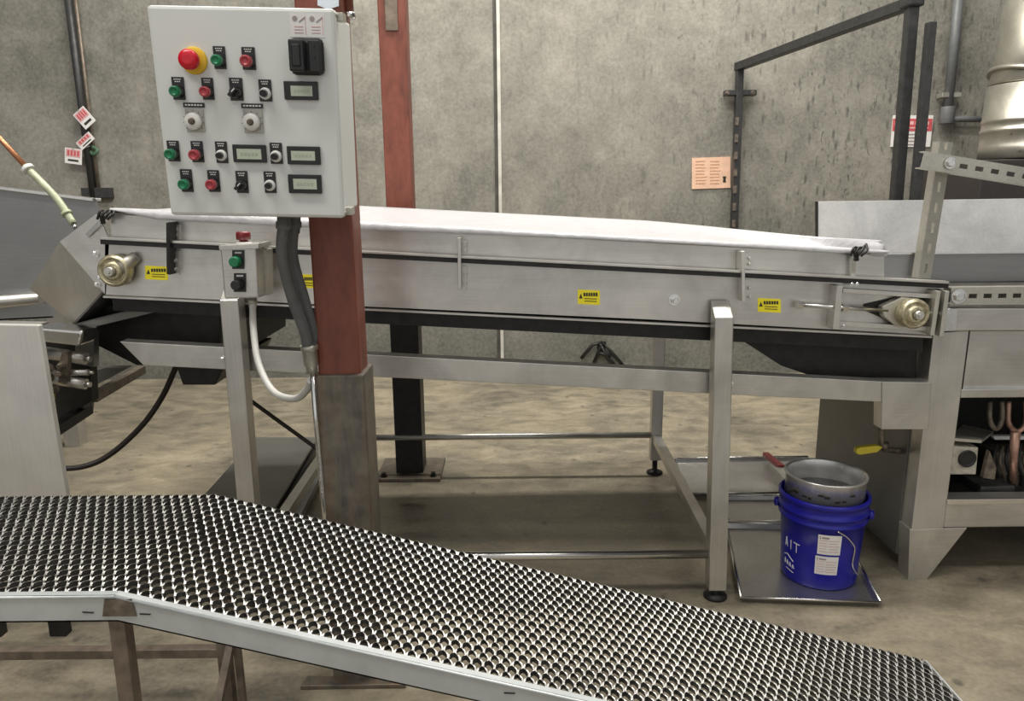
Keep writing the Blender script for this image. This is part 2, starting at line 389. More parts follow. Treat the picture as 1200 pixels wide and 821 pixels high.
# clamping brackets holding the guard strip
def bracket(px, y0, y1, dark, w=7):
    k = CP('guard_bracket', B().plate([(px-w/2, y0), (px-w/2+4, y0-1), (px-w/2+4.6, y1), (px-w/2+0.6, y1-1)], YF-0.045, YF+0.01), dark, bevel=0.001)
    t = W(px, (y0+y1)/2, YF)
    CP('bracket_foot', B().plate([(px, y0+1), (px+w+5, y0+2), (px+w+5, y0+20), (px, y0+19)], YF+0.004, YF+0.012), M_STEEL, k)
    CP('bracket_foot', B().plate([(px, y0+32), (px+w+5, y0+33), (px+w+5, y1), (px, y1-1)], YF-0.006, YF), M_STEEL, k)
    for fy in (7, 14): CP('bolt', B().hexbolt(W(px+7, y0+fy, YF+0.004), (0, -1, 0), 0.005, 0.012), M_STEEL, k)
    for fy in (7, 17): CP('bolt', B().hexbolt(W(px+7, y1-fy, YF-0.006), (0, -1, 0), 0.005, 0.012), M_STEEL, k)
bracket(198, 261, 322, M_BLACKSTEEL)
bracket(538, 279, 339, M_STEEL, 4)
bracket(871, 295, 354, M_STEEL, 4)
# yellow warning labels
for (xa, ya, xb, yb) in ((170, 311, 197, 327), (352, 321, 369, 337), (677, 339, 703, 356), (888, 349, 915, 365)):
    sk = 0.05*(xb-xa); Yl = YF-0.0008
    lab = CP('warning_label', B().plate([(xa, ya), (xb, ya+sk), (xb, yb+sk), (xa, yb)], Yl, YF), M_LABELY, label='small yellow warning label with black print')
    b = B(); w = xb-xa; h = yb-ya
    n = 6
    for i in range(n):
        u = 0.26+0.66*i/n
        b.plate([(xa+w*u, ya+h*0.22), (xa+w*(u+0.085), ya+h*0.22+0.2), (xa+w*(u+0.085), ya+h*0.46+0.2), (xa+w*u, ya+h*0.46)], Yl-0.0006, Yl)
    for j in range(2):
        v = 0.6+0.17*j; b.plate([(xa+w*0.3, ya+h*v), (xa+w*0.86, ya+h*v+0.6), (xa+w*0.86, ya+h*(v+0.05)+0.6), (xa+w*0.3, ya+h*(v+0.05))], Yl-0.0006, Yl)
    b.plate([(xa+w*0.06, ya+h*0.62), (xa+w*0.14, ya+h*0.28), (xa+w*0.22, ya+h*0.62)], Yl-0.0006, Yl)
    CP('print', b, M_BLKINK, lab)
# tail bearing (left)
def bearing(px, py, R, parent, Yp):
    c = W(px, py, Yp)
    bb = CP('bearing', B().lathe([(R*0.98, 0), (R, 0.006), (R, 0.03), (R*0.86, 0.038), (R*0.80, 0.038), (R*0.74, 0.030), (R*0.60, 0.030), (R*0.56, 0.044), (R*0.34, 0.046), (R*0.32, 0.040)], c, (0, -1, 0), 32), M_ZINC, parent, 'yellow plated round bearing')
    CP('shaft_end', B().lathe([(R*0.30, 0.03), (R*0.30, 0.055), (R*0.26, 0.06)], c, (0, -1, 0), 20).lathe([(R*0.14, 0.058), (R*0.14, 0.066)], c, (0, -1, 0), 6, True, False), M_STEEL, bb)
    return bb
bearing(139, 316, 0.048, conv, YF-0.01)
tw = CP('bearing_mount', B().tube([W(139, 315, YF-0.03), W(160, 300, YF-0.012)], [0.026, 0.016], 14).plate([(124, 303), (152, 303), (152, 332), (122, 332)], YF-0.012, YF), M_GALV)
# take-up unit (right)
takeup = CP('take_up_frame', B().plate([(981, 335), (988, 335), (984, 386), (976, 386)], YF-0.05, YF)
            .plate([(988, 338), (1098, 345), (1098, 350), (988, 343)], YF-0.03, YF)
            .plate([(984, 377), (1092, 383), (1092, 388), (984, 382)], YF-0.03, YF), M_STEEL, bevel=0.001)
CP('end_bracket', B().plate([(1098, 341), (1103, 341), (1095, 393), (1090, 393)], YF-0.055, YF).plate([(1108, 341), (1113, 341), (1106, 394), (1101, 394)], YF-0.055, YF)
   .plate([(1098, 341), (1113, 341), (1106, 394), (1090, 393)], YF-0.01, YF), M_GALV, takeup, bevel=0.001)
CP('slot', B().plate([(1012, 356), (1056, 346), (1098, 349), (1094, 378), (1046, 378), (1012, 363)], YF-0.002, YF), M_BLACKSTEEL, takeup, 'dark slot behind the take-up bearing')
CP('threaded_rod', B().tube([W(938, 357, YF-0.03), W(1040, 363.5, YF-0.03)], 0.0065, 12), M_BRIGHT, takeup)
CP('threaded_rod', B().tube([W(1078, 366, YF-0.03), W(1101, 367.5, YF-0.03)], 0.0065, 12), M_BRIGHT, takeup)
for x in (937, 978, 990): CP('nut', B().lathe([(0.0125, -0.008), (0.0125, 0.008)], W(x, 357.5+(x-938)*0.062, YF-0.03), (1, 0, -0.06), 6, True, False), M_BRIGHT, takeup)
blk = CP('bearing_block', B().plate([(1034, 359), (1042, 355), (1058, 348), (1078, 350), (1084, 360), (1082, 377), (1070, 384), (1050, 382), (1036, 371)], YF-0.035, YF-0.004), M_GALV, takeup, bevel=0.003)
bearing(1066, 366, 0.045, takeup, YF-0.035)
for (x, y) in ((1106, 349), (1104, 368), (1100, 387), (997, 332), (1003, 332), (988, 381)):
    CP('bolt', B().hexbolt(W(x, y, YF-0.02), (0, -1, 0), 0.005, 0.012), M_BRIGHT, takeup)
# wire clips on the two ends
def wireclip(px, py, par):
    k = None
    b = B(); r = random.Random(px)
    for i in range(4):
        ang = -0.5+0.35*i
        p0 = W(px-6+4*i, py+3, YF-0.025); p1 = W(px-2+5*i, py-7+i, YF-0.02); p2 = W(px+6+2*i, py-5-2*i, YF+0.03)
        b.tube(spline([p0, p1, p2], 5), 0.0038, 8)
    b.tube([W(px-1, py-4, YF-0.02), W(px+1, py+8, YF-0.015)], 0.007, 10)
    k = CP('wire_clip', b, M_BLACKSTEEL, None, 'black wire clip')
    CP('clip_strap', B().beam(W(px-2, py+6, YF-0.012), W(px-4 if px > 500 else px-18, py+34 if px > 500 else py+22, YF-0.004), 0.012, 0.003, (0, 1, 0)), M_BRIGHT, k)
wireclip(120, 254, conv); wireclip(1003, 297, conv)
# discharge chute at the left end: side plates, throat and lip
def P(x, y, dy=0.0): 
    p = W(x, y, YF); return p+V((0, dy, 0))
ck = [(70, 283), (112, 251), (120, 262), (128, 282), (124, 346), (120, 341)]
ch = CP('chute', B().poly([P(*q) for q in ck], (0, 0.005, 0)), M_STEEL)
CP('chute_side', B().poly([P(q[0], q[1], 1.0) for q in ck], (0, 0.005, 0)), M_STEEL, ch)
CP('chute_lip', B().poly([P(20, 341, 0.06), P(70, 283), P(120, 341), P(72, 383, 0.06)], (0, 0.005, 0)), M_STEELV, ch)
CP('chute_lip', B().poly([P(20, 341, 0.94), P(70, 283, 1.0), P(120, 341, 1.0), P(72, 383, 0.94)], (0, 0.005, 0)), M_STEELV, ch)
CP('chute_floor', B().poly([P(72, 383, 0.06), P(120, 341), P(120, 341, 1.0), P(72, 383, 0.94)], (0.003, 0, -0.005)), M_DULL, ch)
CP('drip_pan', B().poly([W(76, 382, YF+0.06), W(190, 354, YF+0.06), W(190, 354, YF+0.06)+V((0, 0.8, 0.0)), W(76, 382, YF+0.06)+V((0, 0.8, 0.0))], (0, 0, -0.012))
   .poly([W(76, 384, YF+0.05), W(188, 356, YF+0.05), W(188, 364, YF+0.05), W(76, 391, YF+0.05)], (0, 0.01, 0)), M_DULL, ch)
# drive housing under the bed
dz = W(123, 352, YF+0.1).z
CP('drive_housing', B().plate([(118, 356), (258, 362), (258, 428), (160, 428), (104, 400)], YF+0.16, YF+0.9)
   .plate([(206, 428), (262, 430), (252, 451), (214, 451)], YF+0.18, YF+0.7), M_BLACKSTEEL, label='black drive housing under the bed', bevel=0.004)
CP('end_block', B().plate([(872, 400), (1074, 408), (1074, 445), (950, 440), (915, 428)], YF+0.10, YF+0.85), M_BLACKSTEEL, label='black block under the discharge end')  # solid black block below the right end of the bed

# white film lying over the conveyor
la, lb2 = W(128, 247, YF-0.006), W(1042, 297, YF-0.006)
def filmfn(u, v):
    x = lerp(la.x, lb2.x, u); zl = lerp(la.z, lb2.z, u)+0.004
    wob = 0.004*math.sin(37*u+3*math.sin(9*u))+0.003*math.sin(83*u+11*v)
    yb = 3.16
    if u > 0.74:
        t = min(1, (u-0.74)/0.2); yb = lerp(3.16, 2.30, t*t*(3-2*t))
    if v < 0.12:                                       # hem hanging over the guard
        t = v/0.12; hem = 0.022*(0.7+0.3*math.sin(5*u+1))*(1 if u < 0.93 else max(0, (1-u)/0.07))
        if u < 0.06: hem *= u/0.06
        return V((x, YF-0.006, zl-hem*(1-t)))
    t = (v-0.12)/0.88
    z = zl+0.004+wob*math.sin(PI*min(1, t*1.2))
    sag = -0.012*math.sin(PI*t)
    back = lerp(0.02, 0.028, u)*t*t
    cr = 0
    if u > 0.78: cr = 0.016*math.sin(60*u+7*t)*math.sin(PI*t)*(u-0.78)/0.22
    return V((x, lerp(YF-0.004, yb, t), z+sag+back+cr))
f_ = B().grid(filmfn, 150, 24)
fo = f_.build('plastic_sheet', M_FILM, None, 'white plastic sheet draped along the top of the conveyor', cat='plastic sheet')
sm = fo.modifiers.new('solid', 'SOLIDIFY'); sm.thickness = 0.0012; sm.offset = 1

# ------------------------------------------------------------------ columns
def column(px_l, px_r, py, Y, wd): pass
# front column carrying the cabinet
PY = 1.80
wl, wr = W(369, 380, PY), W(419, 380, PY); pc = (wl.x+wr.x)/2; pw = wr.x-wl.x
zs = W(400, 438, PY).z
col = thing('support_column', 'red painted square steel column with bare steel sleeve, behind the control cabinet', 'column', (pc, PY+pw/2, 0))
B().box((pc, PY+pw/2, (zs-0.05+3.4)/2), (pw, pw, 3.4-zs+0.05)).build('post', M_OXIDE, col, bevel=0.006)
sw = pw+0.022
B().box((pc, PY+pw/2, zs/2), (sw, sw, zs)).build('sleeve', M_RUST, col, 'bare rust-stained steel sleeve', bevel=0.005)
# rear column
RY = 3.30
a0, a1 = W(457, 240, RY), W(484, 240, RY); rc = (a0.x+a1.x)/2-0.01; rw = 0.115
zq = W(480, 352, RY).z
cf = F(487, 548)
col2 = thing('support_column', 'red painted steel column behind the conveyor with black base, by the pale wall joint', 'column', (rc, RY+rw/2, 0))
B().box((rc, RY+rw/2, (zq+3.6)/2), (rw, rw, 3.6-zq)).build('post', M_OXIDE, col2, bevel=0.005)
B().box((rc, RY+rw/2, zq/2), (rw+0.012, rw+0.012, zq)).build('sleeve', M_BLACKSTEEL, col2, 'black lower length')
zj = W(462, 36, RY).z
B().box((rc, RY-0.003, zj+0.4), (0.052, 0.008, 0.8)).build('splice_plate', M_RUSTTUBE, col2, 'brown splice plate', bevel=0.002)
B().box((rc, RY+rw/2, 0.008), (0.30, 0.28, 0.016)).build('base_plate', M_RUST, col2, bevel=0.002)
for sx in (-1, 1):
    B().hexbolt((rc+sx*0.115, RY-0.05, 0.016), (0, 0, 1), 0.011, 0.02).build('bolt', M_BLACKSTEEL, col2)

# ------------------------------------------------------------------ control cabinet
cw, chh = 0.3688, 0.4093
CM = Matrix.Translation((-0.5331, 1.58, 1.4596)) @ (Matrix.Rotation(math.radians(-0.08), 4, 'Z') @ Matrix.Rotation(math.radians(5.13), 4, 'X') @ Matrix.Rotation(math.radians(1.58), 4, 'Y'))
cab = thing('control_cabinet', 'light grey electrical control cabinet full of push buttons, hung on the front column', 'control cabinet', None, mat=CM)
CI = CM.inverted()
def L(px, py):                       # point on the door face in the cabinet's own axes
    o = CI @ CAM; d = CI.to_3x3() @ ray(px, py); t = -o.y/d.y; p = o+d*t
    return p.x, p.z
def KB(name, b, mat, parent=None, label=None, bevel=0.0): return b.build(name, mat, parent or cab, label, bevel, xf=CM)
KB('body', B().box((0, 0.105, 0), (cw-0.012, 0.15, chh-0.012)), M_CAB, bevel=0.006)
KB('door', B().box((0, 0.014, 0), (cw, 0.028, chh)), M_CAB, bevel=0.007)
KB('gasket', B().box((0, 0.0295, 0), (cw-0.006, 0.005, chh-0.006)), M_CONDUIT, label='thin grey door seal')
KB('mounting_bracket', B().box((0.02, 0.20, 0.14), (0.16, 0.045, 0.03)).box((0.02, 0.20, -0.14), (0.16, 0.045, 0.03)), M_GALV)
for sx, sz in ((1, 1), (1, -1)):
    KB('latch', B().box((sx*(cw/2+0.004), 0.04, sz*(chh/2-0.012)), (0.016, 0.03, 0.016)).lathe([(0.004, 0), (0.004, 0.02)], (sx*(cw/2-0.002), 0.03, sz*(chh/2-0.01)), (0, -1, 0), 10), M_GALV, label='small corner latch', bevel=0.001)
def face(x0_, y0_, x1_, y1_, t, y=0.0):     # raised rectangle on the door
    ax, az = L(x0_, y0_); bx, bz = L(x1_, y1_)
    return B().box(((ax+bx)/2, y-t/2, (az+bz)/2), (abs(bx-ax), t, abs(az-bz))), ((ax+bx)/2, (az+bz)/2, abs(bx-ax), abs(az-bz))
def legend(x0_, y0_, x1_, y1_, parent):
    b, (cx, cz, w, h) = face(x0_, y0_, x1_, y1_, 0.003)
    p = KB('legend_plate', b, M_BLACK, parent, 'black legend plate', 0.0006)
    t = B()
    for j, (ln, n) in enumerate(((0.62, 4), (0.5, 3))):
        for i in range(n):
            u = (-ln/2+ln*(i+0.5)/n)*w
            t.box((cx+u, -0.0033, cz+h*(0.40-0.10*j)), (ln*w/n*0.66, 0.0006, h*0.045))
    KB('print', t, M_PAPER, parent)
    return cx, cz, w, h
def control(kind, x0_, y0_, x1_, y1_):
    c = [None]
    ax, az = L(x0_, y0_); bx, bz = L(x1_, y1_); cx = (ax+bx)/2; w = bx-ax; h = az-bz; cz = az-h*0.64
    if kind in ('green', 'red'):
        r = w*0.44
        m = M_GREEN if kind == 'green' else M_RED
        cap = KB('push_button', B().lathe([(r*0.96, 0.012), (r, 0.014), (r, 0.023), (r*0.93, 0.026), (r*0.62, 0.027), (r*0.58, 0.0255), (r*0.2, 0.0255)], (cx, 0, cz), (0, -1, 0), 28), m, label=kind+' push button')
        KB('bezel', B().lathe([(r*1.08, 0.0), (r*1.08, 0.010), (r*1.0, 0.014), (r*0.9, 0.014)], (cx, 0, cz), (0, -1, 0), 28), M_BLACK, cap)
    elif kind == 'selector':
        r = w*0.44
        cap = KB('selector_switch', B().lathe([(r, 0), (r, 0.012), (r*0.85, 0.018)], (cx, 0, cz), (0, -1, 0), 28)
                 .obox((cx, -0.024, cz), (r*0.62, 0, r*0.62), (0, 0.008, 0), (-r*0.2, 0, r*0.2)), M_BLACK, label='black selector switch', bevel=0.0008)
        KB('pointer', B().obox((cx+r*0.3, -0.0325, cz+r*0.3), (r*0.28, 0, r*0.28), (0, 0.0004, 0), (-r*0.06, 0, r*0.06)), M_PAPER, cap)
    else:
        r = w*0.47
        cap = KB('rotary_knob', B().lathe([(r, 0), (r, 0.006), (r*0.92, 0.009), (r*0.75, 0.010)], (cx, 0, cz), (0, -1, 0), 28), M_WHITE, label='small rotary knob with white ring')
        KB('knob_centre', B().lathe([(r*0.6, 0.009), (r*0.55, 0.022), (r*0.45, 0.024), (r*0.3, 0.021)], (cx, 0, cz), (0, -1, 0), 20), M_BLACK, cap, 'black centre')
    legend(x0_, y0_, x1_, y1_, cap)
for args in (('green', 249.5, 54, 266, 81), ('red', 283, 55, 300.5, 82),
             ('green', 201, 90, 218, 117), ('red', 236, 91, 252, 117), ('selector', 268.5, 91, 286, 118), ('knob', 303, 93, 319.5, 119),
             ('green', 195.5, 164.5, 212, 189), ('red', 223.5, 165, 240, 190), ('knob', 252, 165.5, 268, 191), ('knob', 316, 167, 332, 192),
             ('green', 211, 198, 227.4, 224.7), ('red', 243, 199, 259, 224.7), ('selector', 276, 200, 292, 226), ('knob', 309, 200.6, 324.5, 226)):
    control(*args)
for (o, s_) in (((333, 95, 374, 117.5), (341.5, 100.5, 367.5, 113)), ((273, 169, 313.6, 190.5), (278.5, 174, 308, 186.5)),
                ((336.6, 171, 376.5, 193), (342, 176.5, 370.5, 188)), ((338, 204, 378, 226.5), (344.5, 209, 372.5, 221.5))):
    b, _ = face(*o, 0.007); d = KB('display', b, M_BLACK, label='black framed digital display', bevel=0.0015)
    b, (cx, cz, w, h) = face(*s_, 0.0012, -0.0065); KB('screen', b, M_SCREEN, d, 'pale grey-green screen')
    t = B()
    for i in range(5): t.box((cx+(-0.3+0.15*i)*w, -0.0079, cz), (w*0.09, 0.0004, h*0.26))
    KB('digits', t, plain('faint_digit', (0.40, 0.45, 0.34), 0.3, 0, 0.05), d)
for (o, s_, kx, ky) in (((217, 127.5, 241, 154.6), (215, 120, 240, 126), 228, 142), ((285, 128, 309.5, 156), (283, 121, 308.5, 127), 296, 143)):
    b, (cx, cz, w, h) = face(*o, 0.003); d = KB('dial', b, M_SCALE, label='silver scale plate with white dial', bevel=0.0006)
    kx_, kz_ = L(kx, ky)
    KB('dial_knob', B().lathe([(0.0172, 0.003), (0.0172, 0.010), (0.0150, 0.014), (0.0065, 0.014)], (kx_, 0, kz_), (0, -1, 0), 32), M_WHITE, d)
    KB('dial_centre', B().lathe([(0.007, 0.013), (0.006, 0.019), (0.004, 0.019)], (kx_, 0, kz_), (0, -1, 0), 16), M_GRIME, d)
    b, (cx, cz, w, h) = face(*s_, 0.003); lp = KB('legend_plate', b, M_BLACK, d, 'black legend strip')
    t = B()
    for i in range(6): t.box((cx+(-0.36+0.145*i)*w, -0.0033, cz), (w*0.10, 0.0006, h*0.3))
    KB('print', t, M_PAPER, d)
    t = B()
    for i in range(9):
        a = math.radians(-40+i*32.5); t.obox((kx_+0.0205*math.cos(a), -0.0033, kz_+0.0205*math.sin(a)), (0.0015*math.cos(a), 0, 0.0015*math.sin(a)), (0, 0.0003, 0), (-0.0004*math.sin(a), 0, 0.0004*math.cos(a)))
    KB('scale_marks', t, M_BLKINK, d)
# emergency stop
ex, ez = L(228, 71)
es = KB('emergency_stop', B().lathe([(0.012, 0.0), (0.012, 0.014), (0.0185, 0.02), (0.0195, 0.024), (0.0195, 0.032), (0.017, 0.037), (0.008, 0.039)], (ex, 0, ez), (0, -1, 0), 32), M_ESTOP, label='red mushroom emergency stop')
KB('collar', B().lathe([(0.0262, 0), (0.0262, 0.004), (0.0245, 0.006), (0.011, 0.006)], (ex, 0, ez), (0, -1, 0), 36), M_YELLOW, es, 'yellow collar')
# disconnect switch with sticker above
b, (cx, cz, w, h) = face(340.5, 44.5, 382.5, 89, 0.02)
ds = KB('disconnect_switch', b, M_BLACK, label='large black disconnect switch', bevel=0.0099)
KB('switch_handle', B().obox((cx-w*0.2, -0.031, cz), (w*0.22, 0, 0), (0, 0.012, 0), (0, 0, h*0.42)).box((cx-w*0.2, -0.044, cz), (w*0.26, 0.006, h*0.6)), M_BLACK, ds, bevel=0.004)
KB('switch_rim', B().box((cx+w*0.27, -0.024, cz), (w*0.34, 0.008, h*0.84)), M_BLACK, ds, bevel=0.002)
for fz in (0.28, -0.02): KB('screw', B().lathe([(0.003, 0.026), (0.003, 0.030)], (cx+w*0.27, 0, cz+fz*h), (0, -1, 0), 12), M_RUBBER, ds)
b, (cx, cz, w, h) = face(339, 15.5, 381, 44, 0.0006)
st = KB('instruction_sticker', b, M_PAPER, label='white pictogram sticker')
t = B(); t2 = B()
for i in range(2):
    ox = cx+(-0.25+0.5*i)*w
    t.lathe([(w*0.075, 0.0004), (w*0.075, 0.0011)], (ox-w*0.1, 0, cz+h*0.28), (0, -1, 0), 14)
    t.obox((ox+w*0.11, -0.0009, cz+h*0.24), (w*0.09, 0, h*0.10), (0, 0.0003, 0), (-w*0.012, 0, h*0.02))
    for j in range(3): t2.box((ox, -0.0009, cz-h*(0.05+0.13*j)), (w*0.26, 0.0005, h*0.03))
    t2.box((ox+w*0.2, -0.0009, cz), (w*0.015, 0.0005, h*0.8))
KB('pictogram', t, M_INK, st); KB('print', t2, M_PINKINK, st)

# things by the head of the column
rp = W(409, 20, 1.86)
pipe = thing('pipe_drop', 'short red pipe with a pale end fitting beside the top corner of the cabinet', 'pipe', rp)
B().tube([rp, W(403, -60, 1.86)], 0.0125, 14).build('pipe', M_OXIDE, pipe)
B().lathe([(0.0135, 0.0), (0.016, 0.002), (0.016, 0.012), (0.0135, 0.014)], rp+V((0, 0, -0.004)), (0, 0, 1), 18).build('end_fitting', M_BRIGHT, pipe, 'bright end fitting')
B().plate([(372, -40), (396, -40), (397, 7), (384, 11), (372, 6)], PY-0.004, PY-0.0025).build('paper_note', plain('pale_blue_paper', (0.70, 0.76, 0.84), 0.6, 0, 0.04), None, 'pale blue-white paper on the front column just above the cabinet', cat='paper')

# ------------------------------------------------------------------ flexible conduits
cz0 = 1.245
def hose(name, pts, r, mat, label, fit=None, ribs=False, cat='conduit', fm=None):
    t = thing(name, label, cat, V(pts[-1]))
    B().tube(spline(pts, 10), r, 14).build('hose', mat, t)
    for (p, q, rr) in (fit or []):
        p, q = V(p), V(q)
        d = q-p; Ln = d.length
        B().lathe([(rr*0.85, 0), (rr*0.85, Ln*0.3), (rr, Ln*0.32), (rr, Ln*0.62), (rr*0.8, Ln*0.64), (rr*0.8, Ln)], p, d, 16).build('fitting', fm or M_GALV, t)
    return t
A = lambda x, y, Y: W(x, y, Y)
hose('flexible_conduit', [A(333, 257, 1.68), A(331, 300, 1.70), A(343, 350, 1.73), A(357, 388, 1.76), A(361, 408, 1.78)], 0.0135, M_CONDUIT, 'grey flexible conduit from under the cabinet, the left of the two', [(A(333, 254, 1.68), A(332.5, 275, 1.69), 0.018)], fm=M_CONDUIT)
hose('flexible_conduit', [A(345, 257, 1.735), A(343, 300, 1.755), A(356, 348, 1.78), A(366, 385, 1.80), A(370, 410, 1.82)], 0.0125, M_CONDUIT, 'grey flexible conduit close against the red column under the cabinet', [(A(345, 254, 1.735), A(344.5, 272, 1.745), 0.017)], fm=M_CONDUIT)
f1 = A(362, 404, 1.78); f2 = A(366, 438, 1.78)
rc_ = thing('rigid_conduit', 'thin silver conduit running down beside the sleeve of the front column', 'conduit', F(382, 612))
B().tube([A(366, 434, 1.78), A(371, 500, 1.785), A(380, 600, 1.79), A(381.5, 640, 1.79)], 0.0068, 12).build('pipe', M_BRIGHT, rc_)
jb = B().lathe([(0.022, 0), (0.022, 0.012), (0.018, 0.014), (0.018, 0.05), (0.014, 0.055), (0.014, 0.07)], f1, (f2-f1), 18).build('junction_fitting', M_GALV, rc_)
B().lathe([(0.015, 0), (0.015, 0.02), (0.012, 0.022), (0.012, 0.04)], A(372, 408, 1.82), (0, 0, -1), 16).build('junction_fitting', M_GALV, rc_)
hose('flexible_conduit', [A(296, 350, 2.14), A(297, 385, 2.12), A(303, 425, 2.05), A(320, 458, 1.98), A(345, 467, 1.90), A(360, 456, 1.84), A(364, 445, 1.80)], 0.0095, M_WCONDUIT, 'white flexible conduit looping down from the small button box', [(A(296, 347, 2.14), A(296, 360, 2.14), 0.014)])

# ------------------------------------------------------------------ small push button station on the left leg
SY = 2.085
stn = thing('button_station', 'small stainless push button box with red stop button on top, on the left conveyor leg', 'button box', W(280, 350, SY+0.05))
sb = [(258, 291), (300, 288), (303, 349), (263, 350)]
B().plate(sb, SY, SY+0.10).build('box', M_STEEL, stn, bevel=0.004)
B().plate([(256, 288), (303, 285), (303, 291), (257, 293)], SY-0.015, SY+0.10).build('hood', M_STEEL, stn, bevel=0.001)
B().plate([(303, 292), (313, 292), (314, 346), (305, 347)], SY+0.06, SY+0.112).build('back_plate', M_GALV, stn, bevel=0.001)
e0 = W(286, 287, SY+0.04)
eb = B().lathe([(0.012, 0), (0.012, 0.014), (0.020, 0.016), (0.020, 0.034), (0.017, 0.038)], e0, (0, 0, 1), 24).build('stop_button', M_DKRED, stn, 'dark red mushroom stop button')
B().lathe([(0.021, 0), (0.021, 0.008), (0.013, 0.010)], e0, (0, 0, 1), 24).build('collar', M_WHITE, eb)
for (bx, by, m, lbl) in ((279, 306, M_GREEN, 'green push button'), (281, 333, M_BLACK, 'black push button')):
    c = W(bx-1, by, SY)
    pb = B().lathe([(0.016, 0.0), (0.016, 0.012), (0.0145, 0.016), (0.0145, 0.026), (0.012, 0.028)], c, (0, -1, 0), 24).build('push_button', m, stn, lbl)
    B().plate([(bx-7, by-13), (bx+7, by-13), (bx+7, by+9), (bx-7, by+9)], SY-0.003, SY).build('legend_plate', M_BLACK, pb)
    B().plate([(bx-4, by-11), (bx+4, by-11), (bx+4, by-9), (bx-4, by-9)], SY-0.0036, SY-0.003).build('print', M_PAPER, pb)
B().lathe([(0.009, 0), (0.009, 0.02)], W(307, 289, SY+0.06), (0, -0.5, 0.6), 12).build('cable_gland', M_BRIGHT, stn)

# ------------------------------------------------------------------ left side: tank, infeed machine, hoses
ty = 2.95
tk = thing('steel_tank', 'dark grey steel tank behind the chute at the left edge', 'tank', (-2.3, 3.4, 0))
outl = [(-190, 196), (112, 234), (118, 262), (62, 372), (-190, 385)]
B().plate(outl, ty, ty+0.006).build('tank_wall', M_TANK, tk)
tp = [W(x, y, ty) for x, y in outl]
tb = [V((p.x*1.31, ty+0.9, p.z)) for p in tp]            # the right end is cut back at an angle
B().poly(tb, (0, 0.006, 0)).build('tank_wall', M_TANK, tk)
B().poly([tp[1], tp[2], tb[2], tb[1]], (0.006, 0, 0)).build('tank_end', M_TANK, tk)
B().poly([tp[2], tp[3], tb[3], tb[2]], (0.006, 0, 0.003)).build('tank_end', M_TANK, tk)
B().poly([tp[3], tp[4], tb[4], tb[3]], (0, 0, 0.006)).build('tank_floor', M_TANK, tk)
B().beam(tp[0], tp[1], 0.045, 0.012).beam(tp[1], tb[1], 0.04, 0.012).build('rim', M_BRIGHT, tk, bevel=0.002)
B().tube([W(-190, 372, ty-0.05), W(48, 349, ty-0.05)], [0.045, 0.02], 14).build('outlet_pipe', M_STEEL, tk)
B().box((-2.35, 3.4, 0.43), (0.08, 0.08, 0.86)).build('leg', M_STEELV, tk)
B().box((-2.35, 3.8, 0.43), (0.08, 0.08, 0.87)).build('leg', M_STEELV, tk)

GY = 2.00
mach = thing('infeed_machine', 'stainless machine with plain front guard and grimy rollers, at the left edge', 'machine', (W(20, 560, GY).x, 2.3, 0))
gb = [W(-120, 378, GY), W(45, 381, GY), W(62, 585, GY)]
zbt = 0.25
gx = W(62, 600, GY)
B().poly([gb[0], gb[1], V((gx.x+0.05, GY, zbt)), V((gb[0].x, GY, zbt))], (0, 0.02, 0)).build('front_guard', M_SATIN, mach, bevel=0.003)
B().poly([gb[0]+V((0, 0.02, 0)), gb[1]+V((-0.01, 0.02, 0)), gb[1]+V((-0.01, 0.06, 0)), gb[0]+V((0, 0.06, 0))], (0, 0, -0.006)).build('top_cover', M_STEEL, mach)
B().plate([(46, 400), (104, 402), (108, 470), (58, 497), (52, 440)], GY+0.32, GY+0.36).build('side_plate', M_BLACKSTEEL, mach)
B().plate([(88, 388), (110, 389), (110, 430), (88, 426)], GY+0.30, GY+0.33).build('end_plate', M_TANK, mach)
B().plate([(40, 383), (97, 388), (93, 406), (43, 400)], GY+0.20, GY+0.29).build('guide_bar', M_BRIGHT, mach, 'bright square guide bar', bevel=0.008)
for (xa, ya, xb, yb, r) in ((52, 413, 101, 420, 0.019), (56, 443, 101, 450, 0.017), (60, 437, 104, 436, 0.010)):
    B().tube([W(xa, ya, GY+0.24), W(xb, yb, GY+0.24)], r, 16).lathe([(r*0.5, 0), (r*0.5, 0.014)], W(xb, yb, GY+0.24), (1, 0, -0.1), 10).build('roller', M_STEEL, mach)
for (x, y, r) in ((58, 431, 0.02), (59, 442, 0.018), (73, 427, 0.016), (72, 436, 0.02), (64, 455, 0.02)):
    B().hexbolt(W(x, y, GY+0.2), (0.2, -1, 0), r*0.5, 0.03).build('bolt', M_GRIME, mach)
B().plate([(72, 412), (80, 412), (78, 448), (68, 448)], GY+0.2, GY+0.22).build('link_arm', M_GRIME, mach)
B().plate([(53, 456), (60, 456), (60, 470), (54, 470)], GY+0.19, GY+0.21).build('tag', M_HANDLE, mach)
B().poly([F(55, 499, 0.62), F(109, 463, 0.62), F(108, 474, 0.62), F(56, 507, 0.62)], (0, 0, -0.03)).build('base_beam', M_BLACKSTEEL, mach)
pA, pB = W(108, 466, 2.35), W(166, 433, 2.9)
B().beam(pA, pB, 0.03, 0.03).build('brace', M_RUSTTUBE, mach)
B().plate([(100, 437), (124, 431), (150, 431), (110, 452)], 2.5, 2.54).build('gusset', M_DULL, mach)

for xx in (gx.x-0.05, gb[0].x+0.1):
    B().box((xx, GY+0.03, 0.16), (0.05, 0.03, 0.32)).build('leg', M_BLACKSTEEL, mach)
